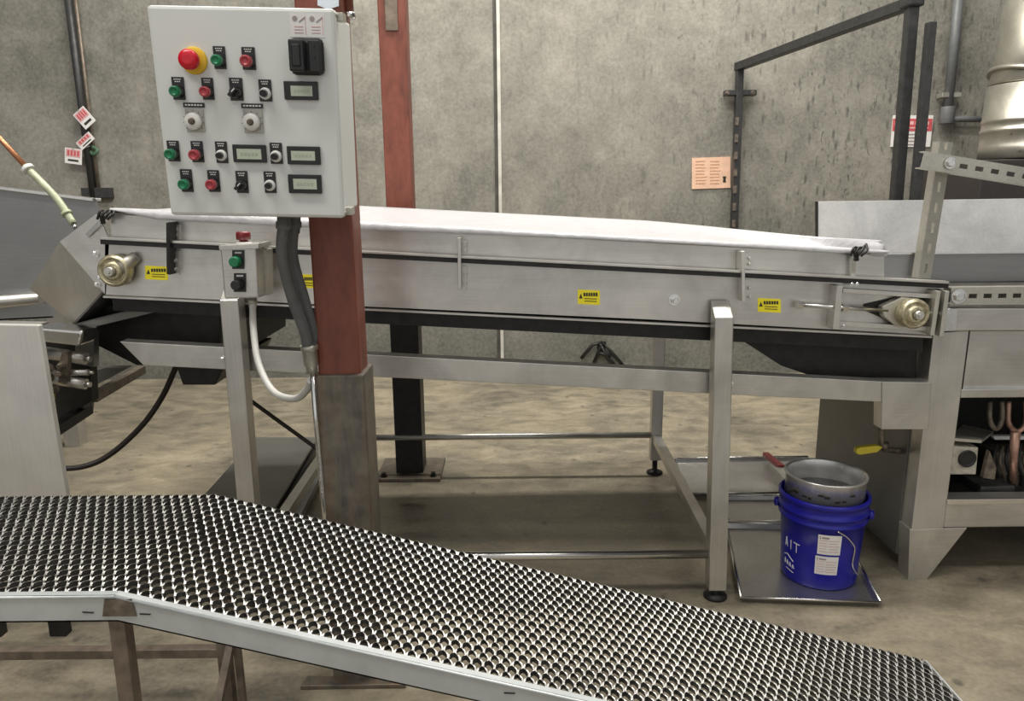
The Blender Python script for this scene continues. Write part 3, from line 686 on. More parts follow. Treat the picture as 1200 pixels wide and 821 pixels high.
# diagonal tube with a clear hose
c0, c1, c2, c3 = W(-30, 130, 2.55), W(33, 198, 2.5), W(66, 232, 2.48), W(86, 262, 2.46)
hz = thing('air_line', 'thin copper tube with clear green hose end, slanting down into the chute', 'hose', c3)
B().tube([c0, c1], 0.0085, 12).build('tube', M_COPPER, hz, 'copper tube')
B().tube(spline([lerp(c0, c1, 0.95), c1, c2, c3], 8), 0.0115, 12).build('hose', M_HOSE, hz, 'clear greenish hose')
B().lathe([(0.02, -0.006), (0.02, 0.006)], lerp(c1, c2, 0.0), (c2-c1), 16).build('collar', M_WHITE, hz)
B().lathe([(0.017, -0.005), (0.017, 0.005)], lerp(c2, c3, 0.6), (c3-c2), 16).build('collar', M_HOSE, hz)
B().tube([c3, W(88, 267, 2.44)], 0.006, 10).build('nozzle', M_BRIGHT, hz)

# black cables
def cable(pts, r, label, mat=M_CABLE):
    B().tube(spline(pts, 10), r, 12).build('cable', mat, None, label, cat='cable')
cable([W(207, 428, 2.72), W(190, 465, 2.72), W(165, 500, 2.70), (W(128, 533, 2.66)), W(95, 547, 2.62), W(55, 548, 2.6), W(20, 542, 2.6)], 0.0105, 'thick dark cable hanging in a loop under the left end of the conveyor')
cable([W(288, 465, 2.45), W(325, 492, 2.5), W(350, 510, 2.52), W(372, 526, 2.52)], 0.007, 'thin black cable slanting down behind the left conveyor leg')

# ------------------------------------------------------------------ wall: pipes, tags, signs
wp = WY-0.035
p1 = thing('wall_pipe', 'dark upright pipe on the wall at the left with danger tags tied to it', 'pipe', W(112, 240, wp))
B().tube([W(76, -30, wp), W(94, 110, wp), W(110, 232, wp)], 0.024, 14).build('pipe', M_DARKPIPE, p1)
B().tube([W(85, -30, wp+0.01), W(102, 110, wp+0.01), W(117, 232, wp+0.01)], 0.010, 10).build('pipe', M_RUSTTUBE, p1, 'thin brown pipe alongside')
B().box(W(110, 226, wp)+V((0.02, 0.01, 0)), (0.20, 0.05, 0.07)).build('pipe_clamp', M_DARKPIPE, p1, bevel=0.004)
def tag(cx, cy, w, h, ang, label):
    c = W(cx, cy, wp-0.04); px = pxm(wp)
    R_ = Matrix.Translation(c) @ Matrix.Rotation(math.radians(ang), 4, 'Y')
    t = thing('danger_tag', label, 'tag', None, 'danger tags on the wall pipe', mat=R_)
    w *= px; h *= px
    B().box((0, 0, 0), (w, 0.003, h)).build('card', M_PAPER, t, xf=R_, bevel=0.0008)
    B().box((0, -0.002, h*0.2), (w*0.86, 0.001, h*0.5)).build('red_panel', M_PINKINK, t, xf=R_)
    b = B()
    for i in range(4): b.box(((-0.28+0.19*i)*w, -0.003, h*0.2), (w*0.11, 0.001, h*0.34))
    b.build('print', M_REDINK, t, xf=R_)
    B().box((0, -0.002, -h*0.27), (w*0.62, 0.001, h*0.13)).build('black_print', M_BLKINK, t, xf=R_)
    B().lathe([(0.008, -0.003), (0.008, 0.004)], (w*0.0, 0, h*0.45), (0, 1, 0), 10).build('eyelet', M_GALV, t, xf=R_)
    return t
def tag_string(t, px0, py0, px1, py1): B().tube([W(px0, py0, wp-0.038), W((px0+px1)/2, (py0+py1)/2+1, wp-0.034), W(px1, py1, wp-0.02)], 0.0035, 8).build('string', M_INK, t)
tag_string(tag(99, 138, 16, 20, -38, 'red and white danger tag, highest of the three on the left wall pipe'), 97, 131, 97, 128)
tag_string(tag(100, 165, 20, 10, -38, 'narrow red and white danger tag in the middle of the three on the pipe'), 100, 163, 102, 160)
tag_string(tag(86, 183, 19, 17, 8, 'red and white danger tag hanging lowest and leftmost on the wall pipe'), 87, 177, 105, 171)
B().tube(spline([W(108, 172, wp), W(114, 176, wp-0.02), W(110, 181, wp-0.02), W(106, 178, wp)], 6), 0.012, 8).build('cord', plain('green_cord', (0.07, 0.14, 0.08), 0.6), None, 'dark green cord tied round the left wall pipe below the tags', cat='cord')

rod = thing('wall_bracket', 'dark bent rods fixed low on the wall, seen under the conveyor belt', 'bracket', W(705, 428, WY-0.04))
for pp in ([(681, 420), (694, 404), (706, 401)], [(696, 425), (706, 401), (716, 412), (730, 428)], [(700, 413), (716, 417)], [(703, 402), (712, 420), (720, 427)]):
    B().tube([W(x, y, WY-0.03) for x, y in pp], 0.013, 8).build('rod', M_BLACKSTEEL, rod)
B().box(W(705, 404, WY-0.012), (0.06, 0.024, 0.05)).build('wall_plate', M_BLACKSTEEL, rod)
# orange notice
os_ = thing('notice', 'faded orange printed notice on the wall above the conveyor', 'notice', W(833, 221, WY-0.01))
nq = [(811, 185), (856, 183.5), (856, 220), (811, 221.5)]
B().plate(nq, WY-0.008, WY).build('sheet', M_ORANGE, os_)
b = B(); rn = random.Random(3)
for j in range(8):
    y = 188.5+j*3.7
    for (xa, xb) in ((815, 829), (832, 846)):
        b.plate([(xa, y), (xa+(xb-xa)*rn.uniform(0.55, 1), y-0.3), (xa+(xb-xa)*0.8, y+0.7), (xa, y+1.0)], WY-0.0095, WY-0.008)
b.build('print', M_ORANGEINK, os_)
B().plate([(847, 206.5), (851, 206.5), (850.4, 210), (851, 213.5), (847, 213.5), (847.6, 210)], WY-0.010, WY-0.008).build('black_mark', M_BLKINK, os_)

# red headed sign
sg = thing('warning_sign', 'white sign with red heading on the wall behind the two dark bars', 'sign', W(1068, 172, WY-0.01))
B().plate([(1047, 135), (1094, 135), (1090, 172), (1044, 172)], WY-0.010, WY).build('sign_panel', M_PAPER, sg)
B().plate([(1046.6, 139), (1093, 139), (1091.8, 153.5), (1045.6, 153.5)], WY-0.0118, WY-0.010).build('red_heading', M_REDINK, sg)
b = B()
for i in range(7): b.plate([(1049+i*6, 142), (1053+i*6, 142), (1052.6+i*6, 146), (1048.6+i*6, 146)], WY-0.0132, WY-0.0118)
b.plate([(1050, 149), (1088, 149), (1088, 150.4), (1050, 150.4)], WY-0.0132, WY-0.0118)
b.build('heading_print', plain('pink_print', (0.8, 0.5, 0.5), 0.6), sg)
b = B()
for j in range(4): b.plate([(1050, 156.5+j*4), (1084-3*(j % 2), 156.5+j*4), (1084-3*(j % 2), 158+j*4), (1050, 158+j*4)], WY-0.0118, WY-0.010)
b.build('print', M_INK, sg)

# dark pipe frame reaching from the wall
fr = thing('pipe_railing', 'dark square pipe railing: wall upright, sloping arm and near upright by the red sign', 'railing', W(862, 262, 5.19))
uA, uB = W(867, 78, 5.18), W(859, 300, 5.18)
B().beam(uA, uB, 0.045, 0.05, (0, 1, 0)).build('upright', M_DARKPIPE, fr, bevel=0.004)
zt_ = uA.z
nB = W(1069, 3, 3.60)
B().beam(uA+V((-0.01, 0.02, 0)), nB, 0.052, 0.052).build('arm', M_DARKPIPE, fr, bevel=0.004)
B().beam(nB+V((0, 0, 0.035)), V((nB.x+0.03, 3.60, 0.0)), 0.048, 0.048, (0, 1, 0)).build('upright', M_DARKPIPE, fr, bevel=0.004)
B().box(nB+V((0, 0, 0.015)), (0.075, 0.085, 0.075)).build('elbow', M_DARKPIPE, fr, bevel=0.01)
B().box(W(867, 109, 5.19), (0.21, 0.06, 0.035)).build('wall_clamp', M_DARKPIPE, fr, bevel=0.004)
for sx in (-0.085, 0.085): B().hexbolt(W(867, 109, 5.16)+V((sx, 0, 0)), (0, -1, 0), 0.011, 0.02).build('bolt', M_GRIME, fr)
for j in range(7):
    B().box(W(863.5-j*0.6, 142+j*20, 5.15), (0.022, 0.012, 0.05)).build('patch', M_GRIME, fr, 'worn pale patch')
pt = W(1091, 26, 3.5)
B().beam(pt, V((pt.x+0.02, 3.5, 0)), 0.038, 0.038, (0, 1, 0)).build('post', M_DARKPIPE, None, 'dark free-standing post with cut top, right of the pipe railing upright', cat='post', bevel=0.004)
# grey pipe on the wall with an elbow to the duct
gp = thing('wall_pipe', 'grey pipe coming down the wall at the right and turning to the duct', 'pipe', W(1112, 142, WY-0.06))
B().tube([W(1127, -40, WY-0.06), W(1110, 138, WY-0.06)], 0.030, 14).build('pipe', M_CONDUIT, gp)
B().tube([W(1108, 139, WY-0.06), W(1158, 140, WY-0.06)], 0.020, 12).build('pipe', M_CONDUIT, gp)
B().lathe([(0.044, -0.05), (0.044, 0.06)], W(1110, 136, WY-0.06), (0, 0, 1), 16).build('elbow', M_CONDUIT, gp, bevel=0.004)
B().lathe([(0.03, -0.012), (0.03, 0.012)], W(1155, 140, WY-0.06), (1, 0, 0), 14).build('flange', M_DARKPIPE, gp)
B().box(W(1112, 112, WY-0.05), (0.13, 0.07, 0.03)).build('pipe_clamp', M_GALV, gp, bevel=0.003)

# duct with its dark box
DY = 4.2
dct = thing('duct', 'round silver ventilation duct at the top right corner', 'duct', W(1195, 185, DY))
YC = DY+0.27
cx_bot = W(1204, 186, YC)
rad = W(1204, 150, YC).x-W(1153, 150, YC).x
zA, zB = W(1204, -40, YC).z, W(1204, 186, YC).z
hh = zA-zB; k1 = (W(1204, 93, YC).z-zB)
prof = [(rad*1.01, 0), (rad*1.01, 0.07), (rad, 0.075), (rad, 0.145), (rad*1.02, 0.15), (rad*1.02, 0.165), (rad, 0.17), (rad, 0.20), (rad*1.015, 0.205), (rad*1.015, 0.22), (rad, 0.225), (rad*0.98, k1-0.03)]
dc = V((cx_bot.x, YC, zB))
B().lathe(prof, dc, (0, 0, 1), 40).build('collar', M_DUCT, dct)
B().lathe([(rad*0.98, k1-0.03), (rad*1.0, k1-0.02), (rad*0.93, k1+0.12), (rad*0.93, hh)], dc+V((0.0, 0, 0)), (0.03, 0, 1), 40).build('pipe', M_DUCT, dct)
B().lathe([(rad*1.03, -0.012), (rad*1.03, 0.012)], dc+V((0, 0, k1-0.02)), (0.35, 0, 1), 40).build('seam_ring', M_DUCT, dct)
for xs, ys in ((1184, 157), (1194, 177)): B().lathe([(0.006, 0), (0.006, 0.008)], W(xs, ys, YC-rad), (0, -1, 0), 8).build('rivet', M_GRIME, dct)
B().plate([(1152, 187), (1290, 184), (1290, 300), (1136, 300)], DY+0.05, DY+0.75).build('fan_box', plain('dark_brown_paint', (0.045, 0.038, 0.036), 0.5, 0.1), dct, 'dark box under the duct', bevel=0.01)
for sx in (0.12, 0.8): B().box((W(1160, 230, DY).x+sx, DY+0.4, 0.5), (0.06, 0.06, 1.0)).build('stand_leg', M_DARKPIPE, dct)

# ------------------------------------------------------------------ machine at the right
MY = 2.30
rm = thing('packing_machine', 'stainless machine at the right edge with tall back panel, conveyor feeding into it', 'machine', (1.7, 2.7, 0))
def RP(name, b, mat, parent=None, label=None, bevel=0.0): return b.build(name, mat, parent or rm, label, bevel)
lg_ = RP('leg', B().plate([(1094, 390), (1136, 387), (1106, 619), (1068, 621)], MY, MY+0.07), M_STEELV, bevel=0.003)
RP('gusset', B().plate([(1066, 620), (1134, 618), (1082, 684), (1064, 686)], MY, MY+0.07), M_STEEL, lg_, bevel=0.002)
ft = W(1066, 690, MY+0.03)
RP('leveling_foot', B().lathe([(0.026, 0), (0.026, 0.01), (0.012, 0.018), (0.012, W(1070, 684, MY).z+0.01)], (ft.x, ft.y, 0), (0, 0, 1), 16), M_GALV, lg_)
RP('upper_beam', B().plate([(1112, 361), (1480, 361), (1480, 386), (1108, 388)], MY-0.01, MY+0.06), M_STEEL, bevel=0.004)
RP('joint_plate', B().plate([(1108, 362), (1122, 362), (1120, 387), (1106, 388)], MY-0.016, MY-0.01), M_BRIGHT)
RP('front_panel', B().plate([(1137, 388), (1480, 386), (1480, 455), (1128, 458)], MY+0.02, MY+0.03), M_STEEL)
RP('middle_bar', B().plate([(1127, 456), (1480, 453), (1480, 463), (1126, 466)], MY, MY+0.04), M_BRIGHT, bevel=0.002)
RP('lower_beam', B().plate([(1110, 586), (1480, 583), (1480, 614), (1106, 618)], MY, MY+0.07), M_STEEL, bevel=0.003)
RP('lower_beam_lip', B().plate([(1110, 585), (1480, 582), (1480, 588), (1110, 591)], MY-0.006, MY), M_BRIGHT, bevel=0.001)
st0, st1 = W(1114, 347, MY-0.005), W(1480, 343, MY-0.005)
RP('slotted_channel', B().slotted(st0, st1, 0.056, (0, -1, 0), 0.003, 0.046, 0.026, 0.014, 0.03), M_GALV)
RP('channel_nut', B().hexbolt(W(1123, 347, MY-0.01), (0, -1, 0), 0.016, 0.012), M_BRIGHT)
# left end panel and back
eX = 1.335
e1 = W(1082, 440, MY+0.02)
ex_ = e1.x
RP('end_panel', B().poly([V((ex_, MY+0.07, 0.06)), V((ex_, 3.08, 0.06)), V((ex_, 3.08, 0.93)), V((ex_, MY+0.07, 0.93))], (0.01, 0, 0)), M_DULL, label='dark end panel facing the bucket')  # shade on this side face is put into a darker steel
RP('inner_back', B().poly([V((ex_+0.012, 3.0, 0.1)), V((2.4, 3.0, 0.1)), V((2.4, 3.0, 0.92)), V((ex_+0.012, 3.0, 0.92))], (0, 0.01, 0)), M_BLACKSTEEL)  # black backing added to make the inside look dark
RP('inner_floor', B().box(((ex_+2.4)/2+0.012, 2.68, W(1150, 585, MY).z-0.03), (2.4-ex_, 0.62, 0.02)), M_BLACKSTEEL)
RP('top_cover', B().poly([V((ex_, MY+0.06, 0.92)), V((2.4, MY+0.06, 0.92)), V((2.4, 3.05, 0.92)), V((ex_, 3.05, 0.92))], (0, 0, 0.008)), M_STEEL)
# hopper: back panel, lower strip in front
BYh = 3.02
RP('back_panel', B().plate([(958, 236), (1440, 229), (1440, 300), (956, 296)], BYh, BYh+0.006), M_SCUFF, bevel=0.001)
RP('back_panel_edge', B().beam(W(957, 236, BYh-0.006), W(957, 298, BYh-0.006), 0.008, 0.012, (0, 1, 0)), M_BLACKSTEEL)
RP('hopper_tray', B().poly([W(1010, 298, BYh), W(1440, 292, BYh), W(1440, 328, MY+0.12), W(1010, 330, MY+0.12)], (0, 0, -0.006)), M_TANK)
RP('front_strip', B().plate([(1030, 297), (1440, 293), (1440, 331), (1030, 331)], MY+0.12, MY+0.126), M_TANK)
RP('front_strip_lip', B().beam(W(1030, 297, MY+0.116), W(1440, 293, MY+0.116), 0.008, 0.006), M_BRIGHT)
RP('hopper_frame', B().beam(W(1440, 331, MY+0.14), W(1030, 331, MY+0.14), 0.03, 0.03), M_STEEL)
RP('hopper_post', B().box((ex_+0.05, MY+0.16, 0.99), (0.04, 0.04, 0.12)), M_STEEL)
RP('hopper_post', B().box((ex_+0.05, BYh-0.02, 1.0), (0.04, 0.04, 0.16)), M_STEEL)
# slotted uprights
RP('slotted_upright', B().slotted(W(1083, 326, MY+0.08), W(1109, 166, MY+0.08), 0.048, (0.25, -1, 0), 0.003, 0.064, 0.030, 0.011, 0.028), M_GALV)
RP('slotted_arm', B().slotted(W(1081, 187, MY+0.04), W(1380, 236, MY+0.04), 0.052, (0, -1, 0), 0.003, 0.05, 0.026, 0.014, 0.03, off=1.6), M_GALV)
RP('channel_nut', B().hexbolt(W(1113, 191, MY+0.036), (0, -1, 0), 0.012, 0.014), M_BRIGHT)
# motor box and tubes inside
mb = RP('motor_box', B().plate([(1113, 522), (1147, 524), (1144, 556), (1112, 556)], MY+0.06, MY+0.25), M_BEIGE, label='pale motor box with round port', bevel=0.004)
RP('lid', B().poly([W(1112, 516, MY+0.05), W(1150, 519, MY+0.05), W(1164, 508, MY+0.27), W(1128, 500, MY+0.27)], (0, 0, 0.01)), M_GALV, mb)
RP('port', B().lathe([(0.030, 0), (0.030, 0.005), (0.024, 0.006), (0.022, 0.002)], W(1133, 537, MY+0.06), (0, -1, 0), 24), M_BLACK, mb)
RP('lever', B().plate([(1152, 560), (1160, 528), (1168, 548), (1166, 562)], MY+0.05, MY+0.07), M_GRIME, bevel=0.002)
for (xa, xb, yb, m) in ((1160, 1174, 502, M_GRIME), (1182, 1202, 505, M_OCOIL), (1206, 1222, 503, M_OCOIL)):
    RP('looped_tube', B().tube(spline([W(xa, 470, MY+0.1), W(xa, yb-10, MY+0.08), W((xa+xb)/2, yb, MY+0.08), W(xb, yb-10, MY+0.08), W(xb, 470, MY+0.1)], 8), 0.0085, 10), m)
RP('tube_stem', B().tube([W(1190, 505, MY+0.08), W(1188, 535, MY+0.08), W(1187, 565, MY+0.1)], [0.016, 0.012, 0.012], 12), M_OCOIL)
RP('bright_bar', B().plate([(1164, 511), (1480, 509), (1480, 515), (1166, 515)], MY+0.2, MY+0.22), M_WHITE)
for k in range(6):
    xk = 1168+k*7
    RP('hose', B().tube(spline([W(xk, 520+3*(k % 2), MY+0.16), W(xk-3, 540, MY+0.13), W(xk+2, 560, MY+0.15), W(xk, 575, MY+0.17)], 6), 0.006, 8), M_GRIME if k % 2 else M_RUBBER)
RP('drive_block', B().plate([(1150, 570), (1190, 569), (1190, 584), (1148, 584)], MY+0.08, MY+0.2), M_DARKPIPE, bevel=0.004)
RP('drive_block', B().plate([(1168, 530), (1240, 528), (1240, 580), (1170, 580)], MY+0.26, MY+0.36), M_GRIME, bevel=0.006)
lgr = RP('leg', B().plate([(1440, 386), (1482, 386), (1476, 690), (1440, 690)], MY+0.075, MY+0.13), M_STEELV, bevel=0.003)
RP('side_panel', B().box((2.42, 2.70, 0.52), (0.01, 0.66, 0.80)), M_STEEL)
# far legs (behind)
RP('leg', B().box((ex_+0.04, 3.02, 0.5), (0.06, 0.06, 1.0)), M_STEELV)
RP('leg', B().box((2.35, MY+0.04, 0.45), (0.06, 0.06, 0.9)), M_STEELV)
# drain valve with a yellow handle
vy = 2.42
vv = RP('drain_valve', B().tube([W(1033, 500, vy), W(1033, 520, vy), W(1036, 526, vy), W(1052, 528, vy), W(1084, 528, MY+0.09)], 0.011, 12).lathe([(0.016, -0.012), (0.016, 0.012)], W(1036, 522, vy), (0, 0, 1), 14), M_GRIME)
RP('valve_handle', B().poly([W(1004, 526, vy-0.03), W(1009, 524, vy-0.03), W(1028, 522, vy-0.03), W(1035, 524, vy-0.03), W(1028, 530, vy-0.03), W(1008, 533, vy-0.03), W(1003, 531, vy-0.03)], (0, 0.022, 0)), M_HANDLE, vv, 'yellow lever handle', bevel=0.003)

# ------------------------------------------------------------------ pans, bucket, strainer
def pan(c4, label, z0=0.0, lip=0.022, name='sheet_pan'):
    t = thing(name, label, 'pan', (sum(p[0] for p in c4)/4, sum(p[1] for p in c4)/4, z0), 'sheet pans on the floor')
    c = [V((p[0], p[1], z0)) for p in c4]; ce = sum(c, V())/4
    inn = [p+(ce-p).normalized()*0.018 for p in c]
    B().poly([p+V((0, 0, 0.001)) for p in inn], (0, 0, 0.002)).build('base', M_TRAY, t)
    b = B()
    for i in range(4):
        j = (i+1) % 4
        b.poly([inn[i], inn[j], c[j]+V((0, 0, lip)), c[i]+V((0, 0, lip))], (0, 0, 0.002))
    b.build('wall', M_TRAY, t)
    b = B()
    lo = [p+V((0, 0, lip)) for p in c]
    for i in range(4): b.tube([lo[i], lo[(i+1) % 4]], 0.0045, 10)
    for p in lo: b.lathe([(0.001, -0.0045), (0.0045, 0), (0.001, 0.0045)], p, (0, 0, 1), 10)
    b.build('rolled_rim', M_BRIGHT, t)
    return t
c1_ = F(868, 700, 0.02); c2_ = F(1032, 706, 0.02); c4_ = F(850, 612, 0.02); 
c3_ = c2_+(c4_-c1_)
pan([c1_, c2_, c3_, c4_], 'large aluminium sheet pan on the floor under the blue bucket')
b1 = F(858, 613, 0.03); b2 = F(1042, 611, 0.03)
pan([(b1.x, b1.y+0.035, 0), (b2.x, b2.y+0.035, 0), (b2.x+0.03, b1.y+0.29, 0), (b1.x-0.01, b1.y+0.29, 0)], 'sheet pan just behind the blue bucket, its rim showing on both sides', 0.0)
d1 = F(800, 576, 0.03); d2 = F(925, 573, 0.03); d3 = F(918, 533, 0.03); d4 = F(790, 535, 0.03)
pan([(d1.x, d1.y, 0), (d2.x+0.1, d1.y, 0), (d3.x+0.12, d3.y, 0), (d4.x, d4.y, 0)], 'dull sheet pan furthest back on the floor beside the conveyor rear leg', 0.0)
# red handled scraper
h0, h1 = F(897, 532, 0.05), F(922, 552, 0.07)
sc_ = thing('hand_scraper', 'scraper with dark red handle lying on the pan behind the bucket', 'scraper', (h1.x, h1.y, 0.03))
B().beam(h0, lerp(h0, h1, 0.8), 0.03, 0.024).build('handle', M_DKRED, sc_, 'dark red handle', bevel=0.006)
B().beam(lerp(h0, h1, 0.8), h1+(h1-h0)*0.4+V((0, 0, -0.02)), 0.07, 0.003).build('blade', M_STEEL, sc_)

bc = F(958, 671, 0.004)
zr = 0.37
rb_, rtp = 0.122, 0.140
bk = thing('bucket', 'blue plastic bucket with two white labels, on a sheet pan', 'bucket', (bc.x, bc.y, 0.004))
z0 = bc.z
prof = [(rb_-0.004, 0), (rb_, 0.006), (rb_+0.001, 0.02)]
HB = 0.222
prof += [(lerp(rb_, rtp-0.006, t), lerp(0.02, HB, t)) for t in (0.3, 0.6, 1.0)]
prof += [(rtp+dr, HB+dz_) for dr, dz_ in ((0.002, 0.003), (0.002, 0.008), (-0.003, 0.011), (-0.002, 0.027), (0.004, 0.030), (0.004, 0.037), (-0.001, 0.040), (0.001, 0.065), (0.005, 0.067), (0.005, 0.081), (0, 0.084), (-0.005, 0.081), (-0.006, 0.045))] + [(rb_-0.006, 0.012), (0.01, 0.008)]
B().lathe(prof, (bc.x, bc.y, z0), (0, 0, 1), 64).build('shell', M_BLUE, bk)
toC = math.atan2(CAM.y-bc.y, CAM.x-bc.x)
def wrap(ang, z, dr=0.0008):       # point on the bucket wall, ang from the side facing the camera, + to the right
    r = lerp(rb_, rtp-0.006, max(0, min(1, (z-0.02)/(HB-0.02))))+dr; a = toC+ang
    return V((bc.x+r*math.cos(a), bc.y+r*math.sin(a), z0+z))
def patch(b, a0, a1, za, zb_, dr=0.0008, n=14):
    b.grid(lambda u, v: wrap(lerp(a0, a1, u), lerp(za, zb_, v), dr), n, 2); return b
for (a0, a1, za, zb_) in ((-0.05, 0.50, 0.133, 0.203), (-0.08, 0.48, 0.060, 0.126)):
    lab = patch(B(), a0, a1, za, zb_).build('label', M_PAPER, bk, 'white printed label')
    b = B()
    for j in range(5):
        z = lerp(zb_, za, 0.3+0.14*j)
        for s0, s1 in ((0.07, 0.42), (0.46, 0.92)): patch(b, lerp(a0, a1, s0), lerp(a0, a1, s1 - 0.06*(j % 2)), z, z+0.0022, 0.0014, 6)
    b.build('print', M_PINKINK, lab)
    b = patch(B(), lerp(a0, a1, 0.16), lerp(a0, a1, 0.46), lerp(zb_, za, 0.2), lerp(zb_, za, 0.11), 0.0014, 6)
    patch(b, lerp(a0, a1, 0.07), lerp(a0, a1, 0.11), lerp(zb_, za, 0.22), lerp(zb_, za, 0.08), 0.0014, 3)
    b.build('heading', M_INK, lab)
b = B()                                                # white lettering wrapped round the left side
def stroke(pts, w=0.004):
    for (a0, za), (a1, zb_) in zip(pts, pts[1:]):
        b.tube([wrap(lerp(a0, a1, t/4), lerp(za, zb_, t/4), 0.0002) for t in range(5)], 0.0015, 6)
def letters(z, k): 
    stroke([(-0.98, z), (-0.93, z+k), (-0.88, z)]); stroke([(-0.96, z+k*0.3), (-0.90, z+k*0.3)])
    stroke([(-0.76, z-0.003), (-0.76, z+k-0.003)]); stroke([(-0.58, z-0.006), (-0.58, z+k-0.006)]); stroke([(-0.67, z+k-0.006), (-0.49, z+k-0.008)])
letters(0.118, 0.034)
stroke([(-1.02, 0.086), (-0.88, 0.092), (-0.66, 0.074)])
for i in range(4):
    a = -1.0+i*0.10; stroke([(a, 0.054-0.002*i), (a+0.02, 0.072-0.003*i), (a+0.06, 0.055-0.002*i)])
stroke([(-0.95, 0.040), (-0.65, 0.034)])
b.build('lettering', M_PAPER, bk, 'white lettering')
# bail handle and ears
rv = V((math.cos(toC+PI/2), math.sin(toC+PI/2), 0)); fw = V((math.cos(toC), math.sin(toC), 0))
pv = [V((bc.x, bc.y, z0+HB+0.02))+rv*s*(rtp+0.004) for s in (-1, 1)]
for p, s in zip(pv, (-1, 1)): B().lathe([(0.016, -0.006), (0.016, 0.010), (0.010, 0.013)], p, rv*s, 16).build('ear', M_BLUE, bk)
B().tube(spline([wrap(0.36, HB, 0.006), wrap(0.6, 0.20, 0.005), wrap(0.84, 0.165, 0.005), wrap(0.90, 0.145, 0.005), wrap(0.9, 0.09, 0.006), wrap(1.2, 0.04, 0.01)], 6), 0.0022, 8).build('bail_handle', M_BRIGHT, bk, 'thin wire handle')
# strainer pot standing in the bucket mouth
rs = 0.126
sr = thing('strainer_ring', 'shiny steel strainer standing in the mouth of the blue bucket', 'strainer', (bc.x, bc.y, z0+0.27))
zz = z0+0.280
B().lathe([(rs-0.006, 0), (rs, 0.003), (rs, 0.080), (rs+0.006, 0.086), (rs+0.006, 0.091), (rs-0.001, 0.092), (rs-0.004, 0.086), (rs-0.004, 0.006)], (bc.x, bc.y, zz), (0, 0, 1), 56, False).build('ring', M_RINGS, sr)
B().lathe([(rs-0.005, 0.02), (rs-0.03, 0.012), (0.01, 0.008), (0.01, 0.010), (rs-0.03, 0.014), (rs-0.005, 0.022)], (bc.x, bc.y, zz), (0, 0, 1), 40, False).build('mesh_base', M_TANK, sr)
b = B(); rr2 = random.Random(4)
for i in range(9):
    a = toC-0.9+i*0.2+rr2.uniform(-.05, .05); zc = zz+0.045+rr2.uniform(-.012, .012)
    d = V((math.cos(a), math.sin(a), 0)); s_ = V((-d.y, d.x, 0))
    b.obox(V((bc.x, bc.y, zc))+d*(rs+0.001), d*0.002, s_*rr2.uniform(.004, .010), V((0, 0, rr2.uniform(.002, .004))))
b.build('vent_slots', M_BLACKSTEEL, sr, 'dark slots')

# ------------------------------------------------------------------ low steel step behind the left leg, floor plate
sq = [F(228, 592, 0.14), F(300, 512, 0.14), F(372, 512, 0.14), F(316, 605, 0.14)]
stp = thing('steel_step', 'low dark steel step on the floor behind the left conveyor leg', 'step', (sum(p.x for p in sq)/4, sum(p.y for p in sq)/4, 0))
B().poly(sq, (0, 0, -0.012)).build('tread', M_DULL, stp, bevel=0.001)
B().beam(sq[3]+V((0.0, 0, -0.05)), sq[2]+V((0, 0, -0.05)), 0.02, 0.05).beam(sq[0]+V((0.0, 0, -0.05)), sq[1]+V((0, 0, -0.05)), 0.02, 0.05).build('skirt', M_BLACKSTEEL, stp)
B().beam(sq[3]+V((0.05, 0, -0.10)), sq[2]+V((0.05, 0, -0.10)), 0.03, 0.03).build('skid_rail', M_TANK, stp)
for p in sq:
    q = lerp(p, sum(sq, V())/4, 0.06); B().box((q.x, q.y, 0.064), (0.03, 0.03, 0.128)).build('leg', M_BLACKSTEEL, stp)
fp = [F(352, 808), F(476, 806), F(468, 795), F(360, 796)]
B().poly(fp, (0, 0, 0.012)).build('floor_plate', M_RUST, None, 'thin rusty plate flat on the floor under the ramp', cat='plate', bevel=0.002)

